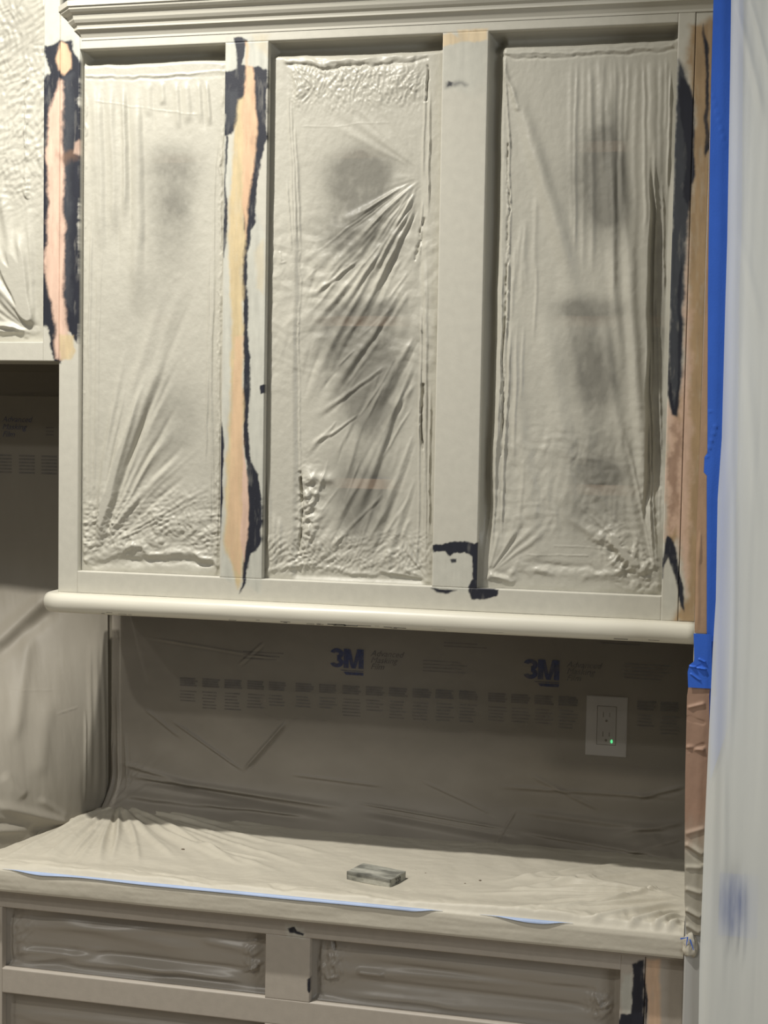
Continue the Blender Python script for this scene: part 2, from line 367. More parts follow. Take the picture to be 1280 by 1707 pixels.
for k in range(26):   # slits of old dark paint left along the underside of the moulding
    x = crn.uniform(.45, .95) if k < 16 else crn.uniform(.1, 1.28); L = crn.uniform(.006, .03); z = 1.3425+crn.uniform(-.0012, .0022)
    add_box(bm, x, x+L, -.0325-crn.uniform(0, .0004)+.004, -.0293, z, z+crn.uniform(.0005, .0012))
link('dark_flaking', mesh_of(bm, 'dark_flaking'), M['slot'], bn)['kind'] = 'stuff'
# crown moulding, 45 degree return dying into the neighbouring stile
def crown():
    P = [(0, 2.575), (.037, 2.5745), (.037, 2.5635), (.0345, 2.5625), (.0335, 2.558), (.0295, 2.5535), (.0245, 2.5500), (.0225, 2.5450), (.0215, 2.5405), (.0180, 2.5350), (.0135, 2.5310),
         (.0125, 2.5270), (.0125, 2.5235), (.0095, 2.5225), (.0065, 2.5190), (.0035, 2.5140), (.001, 2.509), (.001, 2.5045), (0, 2.5045)]
    X0 = .0485; vs_, fs = [], []; n = len(P)
    for o, z in P: vs_.append((X0-1.414*o-.0, -.0002, z))
    for o, z in P: vs_.append((X0-.414*o, -o, z))
    for o, z in P: vs_.append((1.297, -o, z))
    for i in range(2):
        for j in range(n-1): fs.append((i*n+j, i*n+j+1, (i+1)*n+j+1, (i+1)*n+j))
    fs.append(tuple(2*n+j for j in range(n)))
    o = polymesh('crown_moulding', vs_, fs, M['paint'], uc); return o
crown()

# ------------------------------------------------------------------ neighbouring cabinet at the left
lc = thing('wall_cabinet', 'greige wall cabinet cut off at the left edge, its bottom higher than its neighbour', 'cabinet', (-.2, .165, 1.857))
a0 = -.0355
member('stile', a0, -.0006, 1.857, 2.75, 0, T, lc, LEFT)
member('rail', -.42, a0, 1.857, 1.896, .0002, T, lc, LEFT)
box('rail', -.42, a0, 0.0002, T, 2.68, 2.75, M['paint'], lc)
box('stile', -.455, -.42, 0, T, 1.857, 2.75, M['paint'], lc)
box('bottom_panel', -.455, -.001, T, WY-.002, 1.863, 1.88, M['paint'], lc)
box('side_panel', -.017, -.001, T, WY-.002, 1.88, 2.75, M['paint'], lc)
box('side_panel', -.455, -.439, T, WY-.002, 1.88, 2.75, M['paint'], lc)
box('top_panel', -.439, -.017, T, WY-.002, 2.73, 2.748, M['paint'], lc)
box('back_panel', -.439, -.017, WY-.01, WY-.002, 1.88, 2.73, M['interior'], lc)

# ------------------------------------------------------------------ folds
def ridge(H, U, V, a, b, w, amp, sharp=False, bend=0.0, fade=.25, taper=False):
    """a fold from a to b (plane coordinates), width w, height amp; returns H plus the fold"""
    ax, ay = a; bx, by = b; L = math.hypot(bx-ax, by-ay); tx, ty = (bx-ax)/L, (by-ay)/L
    t = ((U-ax)*tx+(V-ay)*ty)/L
    s = -(U-ax)*ty+(V-ay)*tx + bend*L*4*t*(1-t)
    e = sstep(-.02, fade*(.35 if taper else 1), t)*sstep(1.02, 1-fade*(1.6 if taper else 1), t)
    if taper: w = w*np.clip(.35+1.1*t, .3, 1.5); e = e*np.clip(.35+t, .35, 1)
    m_ = (t > -.05) & (t < 1.05) & (np.abs(s) < 4*w)
    p = np.where(m_, (np.clip(1-np.abs(s)/w, 0, 1)**1.3 if sharp else np.exp(-(s/w)**2)), 0)
    return H+amp*e*p
def fan(H, U, V, c, a0, a1, n, r0, r1, w, amp, rnd, sharp=False):
    """pleats running out of a pinched point"""
    for k in range(n):
        a = math.radians(a0+(a1-a0)*(k+rnd.uniform(.2, .8))/n); R0 = r0*rnd.uniform(.6, 1.4); R1 = r1*rnd.uniform(.55, 1.1)
        p = (c[0]+R0*math.cos(a), c[1]+R0*math.sin(a)); q = (c[0]+R1*math.cos(a), c[1]+R1*math.sin(a))
        H = ridge(H, U, V, p, q, w*rnd.uniform(.6, 1.5), amp*rnd.uniform(.4, 1.2), sharp, rnd.uniform(-.02, .02), .3, True)
    return H
def crumple(U, V, s):
    """angular crinkles: short straight creases in many directions"""
    h = 0; rr = random.Random(int(s*1000))
    for k in range(9):
        th = rr.uniform(0, PI); f = rr.uniform(.45, 1.9)
        ph = (U*math.cos(th)+V*math.sin(th))*s*f+1.3*fbm(U*s*.45+k*7, V*s*.45+k*3, 3)
        tri = np.abs((ph % 1)-.5)*2
        h = h+tri*sstep(.40, .62, vnoise(U*s*.55+k*11.3, V*s*.55+k*5.7))/f
    return h*.42-.25

def opening_film(name, label, x0, x1, z0, z1, fn, cover_spots, seed, ext=.007, top=True, base=.0195):
    step = .0017; nx = int((x1-x0+2*ext)/step); nz = int((z1-z0+2*ext)/step)
    X, Z = np.meshgrid(np.linspace(x0-ext, x1+ext, nx), np.linspace(z0-ext, z1+ext, nz))
    px, py = proj(X, np.full(X.shape, .02), Z)
    rnd = random.Random(seed)
    px, py = px+3.0*fbm(px*.022+seed, py*.014, 3), py+3.0*fbm(px*.02, py*.02+seed, 3)
    H = fn(px, py, X, Z, rnd)                        # outward height in metres
    H += .0011*fbm(X*22, Z*9, 4)+.00035*fbm(X*120, Z*70, 3)
    d = np.minimum(np.minimum(X-(x0-ext), (x1+ext)-X), np.minimum(Z-(z0-ext), (z1+ext)-Z))
    Y = base-H
    dt = (z1-Z)
    if top: Y = Y+.026*sstep(.034+.006*fbm(X*14, X*0+seed, 3), .012, dt)
    Y = np.maximum(Y, .0065)
    e = sstep(.004, ext+.010, d); Y = Y*e+(.0203)*(1-e)
    Y = np.where(d < ext+.002, np.maximum(Y, .0200), Y)
    cov = np.ones(X.shape)
    for (cx, cy, rx, ry, s) in cover_spots:
        q = ((px-cx)/rx)**2+((py-cy)/ry)**2
        q = q+.6*fbm(px*.02+cx, py*.02, 4)
        cov -= s*np.exp(-np.clip(q, 0, 9)**1.3)*(.92+.3*fbm(px*.12, py*.06, 3))
    cov = np.clip(cov, .50, 1)
    o = grid_mesh(name, X, Y, Z, M['film'], None, None, cov)
    return setprops(o, label, 'plastic film')

mm = .001
def seam(H, px, py, pts, w, amp, sharp=True):
    d = np.full(px.shape, 1e9); u = np.zeros(px.shape)
    qx = px+w*1.3*fbm(px*.06+9, py*.06, 3); qy = py+w*1.3*fbm(px*.05, py*.06+5, 3)
    for (ax, ay), (bx, by) in zip(pts[:-1], pts[1:]):
        L2 = (bx-ax)**2+(by-ay)**2; t = np.clip(((qx-ax)*(bx-ax)+(qy-ay)*(by-ay))/L2, 0, 1)
        d = np.minimum(d, np.hypot(qx-ax-t*(bx-ax), qy-ay-t*(by-ay)))
    k = np.clip(.75+1.1*fbm(px*.03+w, py*.03, 3), .15, 1.4)
    return H+amp*k*(np.clip(1-d/w, 0, 1)**1.3 if sharp else np.exp(-(d/w)**2))
def f1(px, py, X, Z, r):
    H = np.zeros(px.shape)
    H = seam(H, px, py, [(142,129),(220,127),(300,124),(374,120)], 3, 2.4*mm)
    H = seam(H, px, py, [(142,134),(220,132),(300,129),(374,126)], 4, -2*mm)
    for x, L, w, a in ((172,300,5,4),(190,330,6,4.5),(213,280,5,4),(236,330,6,5),(255,90,4,2),(275,60,4,2),(300,80,4,2),(318,60,4,2),(338,90,4,2.4),(352,70,3,2),(162,220,4,2)):
        H = ridge(H, px, py, (x-8, 134), (x-2+r.uniform(-6, 8), 134+L*r.uniform(.7, 1.2)), w*r.uniform(.8, 1.8), a*mm*r.uniform(.9, 1.8), False, r.uniform(-.03, .03), .22); H = ridge(H, px, py, (x-8+w*1.5, 134), (x-2+w*1.5, 134+L), w*.7, -a*.5*mm, False, 0, .2)
    H = seam(H, px, py, [(160,168),(240,180),(330,192)], 2, .8*mm)
    for q, w, a in (((290,560),7,5),((262,590),6,6),((240,640),6,6),((286,640),7,6),((225,600),6,4),((300,700),8,5),((300,760),7,5),((215,560),5,3),((196,640),4,3),((280,470),9,4),((320,440),9,3)):
        H = ridge(H, px, py, (164, 915), q, w, a*mm, False, .02, .3)
        H = ridge(H, px, py, (172, 925), (q[0]+12, q[1]+30), w*.6, -a*.6*mm, False, .02, .3)
    H = fan(H, px, py, (160, 922), -85, -20, 14, 20, 260, 4, 2.2*mm, r)
    for x, a, b in ((150,380,620),(154,300,900),(160,420,880),(166,400,760),(344,430,780),(350,440,700),(356,420,940),(361,200,900),(365,560,940)):
        H = ridge(H, px, py, (x+3, a), (x-3, b), 2.5, 3.2*mm*r.uniform(.6, 1.2), True, r.uniform(-.01, .01), .2)
    H = seam(H, px, py, [(141,105),(139,500),(132,955)], 4, 3*mm)
    H = seam(H, px, py, [(372,110),(368,500),(360,955)], 4, 3*mm)
    wz = sstep(790, 880, py)*sstep(935, 915, py)
    H += wz*.0032*crumple(px, py, .075)
    H = seam(H, px, py, [(150,934),(195,921),(238,907),(248,926),(320,921),(345,930),(362,940)], 6, 5*mm, False)
    H = seam(H, px, py, [(158,940),(240,936),(350,940)], 6, -4*mm, False)
    return H
def f2(px, py, X, Z, r):
    H = np.zeros(px.shape)
    H += -.006*sstep(492, 503, px-(py-100)*-.008)*sstep(712, 700, px)*sstep(200, 420, py)
    H = seam(H, px, py, [(480,108),(540,114),(620,110),(700,103),(712,96)], 4, -4*mm)
    H = seam(H, px, py, [(478,100),(540,105),(620,102),(690,96)], 5, 3.5*mm, False)
    wz = sstep(98, 125, py)*sstep(205, 140, py)*sstep(470, 500, px)*sstep(715, 690, px); H += wz*.0026*crumple(px, py, .10)
    H += .0022*crumple(px, py, .03)*sstep(300, 420, py)*sstep(700, 560, py)
    H = fan(H, px, py, (484, 108), 20, 80, 10, 6, 90, 4, 2.2*mm, r)
    H = fan(H, px, py, (700, 105), 100, 165, 9, 6, 90, 4, 2.2*mm, r)
    H = seam(H, px, py, [(505,211),(560,210),(650,204)], 1.5, .6*mm)
    H = fan(H, px, py, (703, 292), 110, 152, 15, 26, 260, 6, 4*mm, r)
    H = fan(H, px, py, (703, 286), 206, 240, 6, 20, 200, 7, 1.8*mm, r)
    H = fan(H, px, py, (703, 292), 155, 178, 5, 12, 90, 5, 1.2*mm, r)
    for a, b, w, am in (((700,300),(520,480),7,5),((690,320),(548,540),6,7),((694,335),(500,690),7,6),((668,400),(560,600),7,5),((640,400),(505,560),5,4),((690,345),(610,500),6,6),((600,430),(505,500),4,3),
                        ((676,470),(520,700),8,4),((690,560),(600,720),9,5),((672,640),(575,900),10,7),((690,600),(520,940),9,5),((640,610),(510,700),5,3),((600,690),(505,745),4,2.4),((690,720),(600,960),8,4),((560,700),(505,760),4,2),
                        ((640,820),(500,960),6,3),((690,800),(640,960),6,3)):
        H = ridge(H, px, py, a, b, w*.85, am*mm, False, r.uniform(-.03, .03), .3, True)
        H = ridge(H, px, py, (a[0]+w*.6, a[1]+w), (b[0]+w*1.6, b[1]+w), w*.6, -am*.45*mm, False, r.uniform(-.02, .02), .3, True)
    H = fan(H, px, py, (703, 292), 112, 150, 24, 30, 230, 2.6, 1.6*mm, r)
    for k in range(70):
        x = r.uniform(520, 700); y = r.uniform(380, 860); L = r.uniform(40, 150); th = math.radians(r.uniform(112, 140)-8*(y > 600))
        H = ridge(H, px, py, (x, y), (max(505, x+L*math.cos(th)), y+L*math.sin(th)), r.uniform(1.8, 4), r.uniform(-1.2, 2.0)*mm, False, r.uniform(-.03, .03), .35)
    for x, a, b in ((702,330,430),(706,430,900),(711,440,960),(700,500,760),(708,120,300),(715,150,360),(697,610,940),(716,640,900)):
        H = ridge(H, px, py, (x+2, a), (x-2, b), 2.5, 4.5*mm*r.uniform(.6, 1.2), True, r.uniform(-.008, .008), .2)
    H = seam(H, px, py, [(712,108),(713,130),(709,170)], 2.5, -6*mm)
    H = seam(H, px, py, [(706,365),(700,395),(692,430)], 3.5, -9*mm)
    H = seam(H, px, py, [(706,640),(702,720),(708,780)], 3, -7*mm)
    for x, a, b in ((481,140,400),(486,160,420),(492,200,430),(478,300,420)):
        H = ridge(H, px, py, (x, a), (x+8, b), 2.5, 2.4*mm, True, 0, .2)
    H = seam(H, px, py, [(499,420),(499,560),(498,780),(497,800)], 2.2, 2.4*mm)
    H = seam(H, px, py, [(498,790),(499,830),(505,880),(495,935)], 4, -6*mm)
    w2 = np.exp(-(((px-514)/18)**2+((py-850)/60)**2)); H += w2*.007*crumple(px, py, .07)+w2*.003
    H = ridge(H, px, py, (499,795), (503,838), 3.2, -11*mm, True, 0, .1); H = ridge(H, px, py, (502,850), (500,900), 3, -8*mm, True, 0, .1)
    H = ridge(H, px, py, (500,792), (560,800), 8, 5*mm); H = ridge(H, px, py, (545,840), (510,905), 8, 5*mm)
    wz = sstep(870, 920, py)*sstep(968, 945, py); H += wz*.0030*crumple(px, py, .08)
    H = fan(H, px, py, (585, 955), -80, -10, 12, 14, 150, 4, 2.6*mm, r); H = fan(H, px, py, (500, 940), -70, -5, 8, 10, 120, 5, 3*mm, r)
    H = fan(H, px, py, (712, 966), -175, -110, 9, 6, 90, 4, 3*mm, r)
    H = seam(H, px, py, [(440,952),(470,944),(520,944),(590,957),(660,950),(716,968)], 5, 4*mm, False)
    for x, a, b in ((447,780,930),(456,850,960),(465,860,940)): H = ridge(H, px, py, (x, a), (x+2, b), 4, 4*mm, False)
    H = seam(H, px, py, [(465,420),(466,438),(474,436)], 3, 3*mm)
    return H
def f3(px, py, X, Z, r):
    H = np.zeros(px.shape)
    H += -.020*sstep(1083, 1088, px+(py-300)*.02)*sstep(240, 420, py)*sstep(900, 760, py)
    H += -.022*sstep(843, 829, px+(py-100)*.024)*sstep(940, 820, py)
    H = seam(H, px, py, [(830,94),(900,98),(960,94),(1040,90),(1128,84)], 4, -2.5*mm)
    H = seam(H, px, py, [(830,89),(960,88),(1120,78)], 4, 2.2*mm)
    for k in range(16):
        x = 955+k*10.5+r.uniform(-3, 3)
        H = ridge(H, px, py, (x, 96), (x-4+r.uniform(-4, 8), 96+r.uniform(90, 420)), r.uniform(2.5, 5), 2.2*mm*r.uniform(.6, 1.4), False, r.uniform(-.01, .01), .15)
    for a, b, w, am in (((850,120),(960,470),12,6),((870,180),(1000,640),14,5),((1010,200),(1040,640),8,5),((1030,160),(1075,900),7,5),((1012,120),(1030,420),6,4),((1050,300),(1095,960),7,5),((1000,480),(1080,960),9,5),((900,500),(960,900),16,5),((850,480),(900,960),12,4),((930,420),(1010,900),14,4)):
        H = ridge(H, px, py, a, b, w, am*mm, False, r.uniform(-.015, .015), .25)
    for k in range(14):
        x = 845+r.uniform(-3, 60); y = r.uniform(300, 800)
        H = ridge(H, px, py, (x, y), (x-r.uniform(0, 10), y+r.uniform(80, 260)), r.uniform(2, 4), 1.6*mm, False, 0, .3)
    for x0_, y0_, x1_, y1_ in ((850,200,846,560),(845,250,842,640),(838,420,826,800),(846,500,824,860),(832,640,818,930),(853,560,836,900),(842,120,852,260),(1093,250,1088,620),(1090,420,1100,900),(1082,500,1096,960),(1104,300,1108,500),(1078,560,1090,940),(1118,110,1112,330)):
        H = ridge(H, px, py, (x0_, y0_), (x1_, y1_), 2.6, 4.2*mm*r.uniform(.7, 1.2), True, r.uniform(-.008, .008), .2)
    H = seam(H, px, py, [(848,240),(846,420),(841,560),(836,760)], 3, -6*mm)
    H = seam(H, px, py, [(832,90),(846,130),(862,180)], 4, 4*mm, False)
    wz = sstep(640, 760, py)*sstep(920, 860, py); H += wz*.002*crumple(px, py, .04)
    w2 = np.exp(-(((px-1045+(py-930)*-.5)/34)**2+((py-930)/46)**2)); H += w2*.0065*crumple(px, py, .07)+.003*w2
    H = ridge(H, px, py, (1012,880), (1078,965), 9, 7*mm); H = ridge(H, px, py, (1000,890), (1060,970), 6, -5*mm)
    H = fan(H, px, py, (1092, 960), -150, -95, 10, 10, 260, 5, 3.4*mm, r)
    H = fan(H, px, py, (812, 960), -88, -20, 9, 10, 130, 5, 3.4*mm, r)
    H = seam(H, px, py, [(820,962),(850,966),(865,945),(900,952),(960,960),(1050,950),(1096,978)], 6, 5*mm, False)
    H = seam(H, px, py, [(900,938),(1000,952),(1070,960)], 5, -3*mm, False)
    H = seam(H, px, py, [(925,911),(1050,915)], 1.8, .9*mm); H = seam(H, px, py, [(880,923),(980,928)], 1.8, .9*mm)
    return H
def f0(px, py, X, Z, r):
    H = np.zeros(px.shape)
    wz = sstep(420, 250, py); H += wz*.0030*crumple(px, py, .06)+.003*fbm(px*.015, py*.01, 3)
    H = fan(H, px, py, (58, 556), -130, -92, 11, 14, 260, 6, 6*mm, r); H = fan(H, px, py, (54, 556), 180, 230, 9, 10, 110, 5, 5*mm, r)
    for q in ((-30,330),(-10,400),(0,300),(10,440),(30,380),(-40,430)): H = ridge(H, px, py, (56,545), q, 7, 6*mm, False, .02, .2)
    H = seam(H, px, py, [(-60,548),(25,544),(60,556)], 7, 5*mm, False)
    H = seam(H, px, py, [(48,100),(45,200),(42,330)], 5, 4*mm)
    return H
opening_film('masking_film', 'paint-misted plastic film over the left opening, pleated from its lower left corner', XL[1], XL[2], ZB, ZT, f1,
             [(285,300,50,60,.28),(285,370,40,70,.30),(270,470,45,70,.15),(290,690,40,60,.25),(290,270,50,25,.15)], 11)
opening_film('masking_film', 'paint-misted plastic film over the centre opening, with strong diagonal pleats and a crumpled tear', XL[3], XL[4], ZB, ZT, f2,
             [(600,310,55,50,.62),(600,390,70,50,.55),(600,270,60,25,.35),(600,560,75,50,.60),(615,640,60,55,.66),(600,520,60,24,.55),(620,700,45,40,.5),(600,800,60,60,.3),(605,850,45,60,.55)], 12)
opening_film('masking_film', 'paint-misted plastic film over the right opening, hanging in long vertical folds', XL[5], XL[6], ZB, ZT, f3,
             [(1010,240,32,60,.5),(1015,330,38,70,.62),(985,300,50,70,.3),(985,518,60,22,.45),(985,590,50,70,.50),(995,650,40,60,.35),(990,750,60,40,.30),(1000,788,50,22,.55),(990,840,60,50,.35),(1097,560,14,330,.40)], 13)
opening_film('masking_film', 'crinkled plastic film in the far left cabinet, cut off by the left edge', -.42, a0, 1.896, 2.68, f0,
             [(30,60,60,60,.2)], 14)

# ------------------------------------------------------------------ base cabinet
BY = -.150
bc = thing('base_cabinet', 'greige base cabinet frame with masked drawer openings under the film-covered worktop', 'cabinet', (.6, .09, 0))
zt = .801; d0, d1 = .755, .629; e0, e1 = .579, .40
member('rail', -.60, 1.186, d0, zt, BY, BY+T, bc, BASE, base=(172, 164, 152))
member('rail', -.046, 1.186, e0, d1, BY+.0002, BY+T, bc, BASE, base=(172, 164, 152))
member('stile', .510, .599, d1, d0, BY+.0001, BY+T, bc, BASE, base=(172, 164, 152))['label'] = 'stile between the drawer openings, with dark nicks'
box('stile', .510, .599, BY, BY+T, e1-.05, e0, M['basepaint'], bc)
member('stile', 1.186, 1.2295, e1-.05, zt, BY, BY+T, bc, BASE, base=(172, 164, 152))['label'] = 'right stile with navy bleeding through'
member('filler_strip', 1.2305, 1.2985, e1-.05, zt, BY+.002, BY+T, bc, BASE, base=(172, 164, 152))
box('stile', -.135, -.046, BY, BY+T, e1-.05, zt-.046, M['basepaint'], bc)
box('rail', -.60, 1.186, BY+.0005, BY+T, .10, e1-.05, M['basepaint'], bc)
box('stile', -.60, -.56, BY+.0002, BY+T, e1-.05, d0, M['basepaint'], bc)
box('rail', -.56, -.135, BY+.0002, BY+T, e0, d1, M['basepaint'], bc)
box('rail', .599, 1.186, BY+.0002, BY+T, e1-.05, e1, M['basepaint'], bc)
box('side_panel', -.60, -.583, BY+T, WY-.003, .10, zt, M['basepaint'], bc)
box('side_panel', 1.28, 1.2985, BY+T, WY-.003, .10, zt, M['basepaint'], bc)
box('bottom_panel', -.583, 1.28, BY+T, WY-.003, .10, .118, M['interior'], bc)
box('toe_kick', -.60, 1.2985, BY+.06, BY+.075, 0.0, .10, M['interior'], bc)
box('cove_strip', -.60, 1.2985, BY-.010, BY-.0002, zt-.014, zt, M['basepaint'], bc, .002)

def drawer_film(label, x0, x1, z0, z1, seed, folds, group=None, cr=None):
    ext = .006; step = .0022
    X, Z = np.meshgrid(np.linspace(x0-ext, x1+ext, int((x1-x0)/step)), np.linspace(z0-ext, z1+ext, int((z1-z0)/step)))
    px, py = proj(X, np.full(X.shape, BY+.015), Z); H = .0016*fbm(X*10, Z*30, 4)
    for a, b, w, am, sh in folds: H = ridge(H, px, py, a, b, w, am*mm, sh, 0.0, .2)
    if cr:
        for cx, cy, rx, ry, s in cr: H += s*np.exp(-(((px-cx)/rx)**2+((py-cy)/ry)**2))*(crumple(px, py, .06)+.3)
    H = H+.0018*fbm(X*4+seed, Z*45, 3)
    d = np.minimum(np.minimum(X-(x0-ext), (x1+ext)-X), np.minimum(Z-(z0-ext), (z1+ext)-Z))
    e = sstep(.002, .016, d); Y = (BY+T+.012-H); Y = np.clip(Y, BY+.006, None)
    Y = Y*e+(BY+T+.0015)*(1-e); Y = np.where(d < ext+.0025, np.maximum(Y, BY+T+.0012), Y)
    o = grid_mesh('masking_film', X, Y, Z, M['film_drawer']); return setprops(o, label, 'plastic film', group)
drawer_film('slack plastic film over the left drawer opening, glossy fold along its lower half', -.046, .510, d1, d0, 3,
    [((10,1577),(440,1625),5,-6,False),((0,1545),(430,1560),8,5,False),((60,1530),(330,1590),12,7,False),((15,1590),(120,1590),6,6,False),((95,1604),(300,1625),9,8,False),((20,1608),(180,1588),7,6,False),((180,1606),(410,1640),6,7,False),
     ((330,1570),(430,1590),7,6,False),((18,1520),(18,1608),2.5,4,True),((400,1625),(430,1612),4,8,True),((415,1580),(418,1620),3,5,True),((240,1632),(400,1648),6,-5,False)],
    None, [(420,1600,16,30,.010),(30,1560,20,40,.004)])
drawer_film('slack plastic film over the right drawer opening, torn back at its left end', .599, 1.186, d1, d0, 4,
    [((540,1620),(1000,1650),8,6,False),((590,1622),(640,1628),5,7,False),((560,1590),(1000,1640),10,5,False),((560,1635),(1020,1690),6,-6,False),((540,1660),(1000,1700),8,7,False),((620,1610),(1020,1660),5,-5,False),
     ((552,1568),(556,1590),4,-8,True),((534,1568),(534,1672),3,4,True),((524,1570),(524,1670),3,-3,True),((540,1636),(562,1630),4,8,True),((535,1610),(545,1636),5,5,False),((990,1660),(1004,1690),3,5,True),((1028,1630),(1026,1700),3,4,True),((700,1680),(1000,1712),6,5,False)],
    None, [(552,1612,22,26,.012),(1000,1675,20,26,.008)])
drawer_film('film over the second-row drawer opening, mostly cut off by the bottom edge', -.046, .510, e1, e0, 5,
    [((0,1690),(400,1730),8,6,False),((20,1700),(300,1740),6,5,False)])
drawer_film('film over the far left drawer opening, only a sliver in view', -.56, -.135, d1, d0, 6, [((-300,1560),(-10,1580),8,5,False)])

# ------------------------------------------------------------------ worktop and its film
wt = box('worktop', -.62, 1.2985, CF+.003, WY-.002, zt+.0005, ZC-.003, M['stone'], None, .003)
setprops(wt, 'worktop slab hidden under the plastic film, on the base cabinet', 'worktop')
def pw(px, py): p = atz(px, py, ZC); return (p[0], p[1])
def counter_film():
    r = random.Random(21); xs = np.linspace(-.62, 1.2975, 780); 
    top = np.linspace(.322, CF+.004, 230)
    U, V = np.meshgrid(xs, top)
    H = .0016+.0010*(fbm(U*7, V*7, 4)+.6)+.0022*crumple(U, V, 9)+.0009*crumple(U, V, 26)
    c = pw(196, 1346)
    H = fan(H, U, V, c, -100, -8, 26, .03, .50, .008, .006, r)
    H = fan(H, U, V, c, -140, -90, 9, .03, .45, .008, .0055, r)
    for q, w, a in (((110,1440),.006,.006),((185,1440),.006,.006),((230,1450),.006,.005),((60,1440),.007,.006),((400,1445),.006,.005),((520,1450),.008,.004),((300,1440),.008,.005),((0,1440),.008,.006)):
        H = ridge(H, U, V, c, pw(*q), w, a, False, r.uniform(-.03, .03), .25)
    k = pw(1146, 1500)
    H = fan(H, U, V, k, 166, 215, 14, .02, .42, .006, .009, r)
    for a, b, w, am in (((1140,1512),(970,1545),.006,.008),((1140,1520),(1020,1555),.005,.007),((1135,1480),(900,1530),.005,.005),((1140,1452),(830,1490),.008,.005),((1138,1515),(840,1528),.009,.005),((1060,1440),(820,1475),.007,.004),((1140,1530),(1080,1558),.005,.007),((1140,1545),(1095,1562),.005,.007)):
        H = ridge(H, U, V, pw(*a), pw(*b), w, am*1.7, False, r.uniform(-.03, .03), .3)
    for a, b, w, am in (((320,1410),(455,1440),.006,.004),((280,1395),(420,1450),.008,.004),((360,1385),(560,1430),.010,.004),((240,1380),(480,1460),.010,.005)):
        H = ridge(H, U, V, pw(*a), pw(*b), w, am, False, .02, .3)
    ed = sstep(CF+.085, CF+.02, V); H += ed*.006*np.clip(crumple(U, V*1.5, 16)+.25, 0, 1)*sstep(CF+.002, CF+.014, V)
    rr = np.exp(-((U-1.08)/.2)**2)*ed; H += rr*.007*np.clip(crumple(U, V, 24)+.3, 0, 1)*sstep(CF+.002, CF+.014, V)
    blk = np.exp(-(((U-.70)/.075)**2+((V+.036)/.055)**2)**2); H = H*(1-blk)+.0006*blk
    H = np.clip(H, .0003, .02)*sstep(CF+.001, CF+.010, V)+.0003
    Z = ZC+H; Y = V.copy()
    # wrap round the front edge and hang down it
    n = 26; f = np.linspace(0, 1, n)[1:]
    Uf = np.tile(xs, (n-1, 1)); s = np.tile(f[:, None], (1, len(xs)))
    ang = np.clip(s/.12, 0, 1)*PI/2
    Zf = np.where(s < .12, ZC-.004*(1-np.cos(ang)), ZC-.004-(s-.12)/.88*(ZC-zt-.001))
    Yf = np.where(s < .12, CF+.004-.0045*np.sin(ang), CF-.0005)
    w = .0014*fbm(Uf*4, s*2, 3)+.0004*fbm(Uf*22, s*2+5, 3)+.0015
    Yf = Yf-sstep(.05, .3, s)*np.clip(w, .0004, .01)*1.4+.002*sstep(.9, 1, s)
    o = grid_mesh('masking_film', np.vstack([U, Uf]), np.vstack([Y, Yf]), np.vstack([Z, Zf]), M['film_counter'], None, flip=True)
    return setprops(o, 'plastic film spread over the worktop and folded down its front edge, dusted pale', 'plastic film')
counter_film()
# blue tape along the front edge (visible in stretches where the mist is thin)
def edge_tape(label, x0, x1, w0, mat, seed):
    xs = np.linspace(x0, x1, 160); t = np.linspace(0, 1, 7); U, S = np.meshgrid(xs, t)
    w = w0*(.25+.9*vnoise(U*7+seed, U*0+1))*sstep(x0-.001, x0+.10, U)*sstep(x1+.001, x1-.06, U)+.0008
    a = S*w; r = .006
    ang = np.clip(a/r, 0, PI/2); ex = np.clip(a-r*PI/2, 0, None)
    Y = CF-.0034-.0016+r*(1-np.sin(ang)); Z = ZC+.0012-r*(1-np.cos(ang))-ex
    o = grid_mesh('blue_tape', U, Y, Z, mat, None, flip=True); return setprops(o, label, 'masking tape')
edge_tape('long pale blue tape line on the worktop front edge, left of the sanding block', -.03, .86, .0085, M['bluepale'], 2)
edge_tape('short faint blue tape patch on the front edge near the right end of the worktop', .93, 1.10, .009, M['bluepale'], 9)

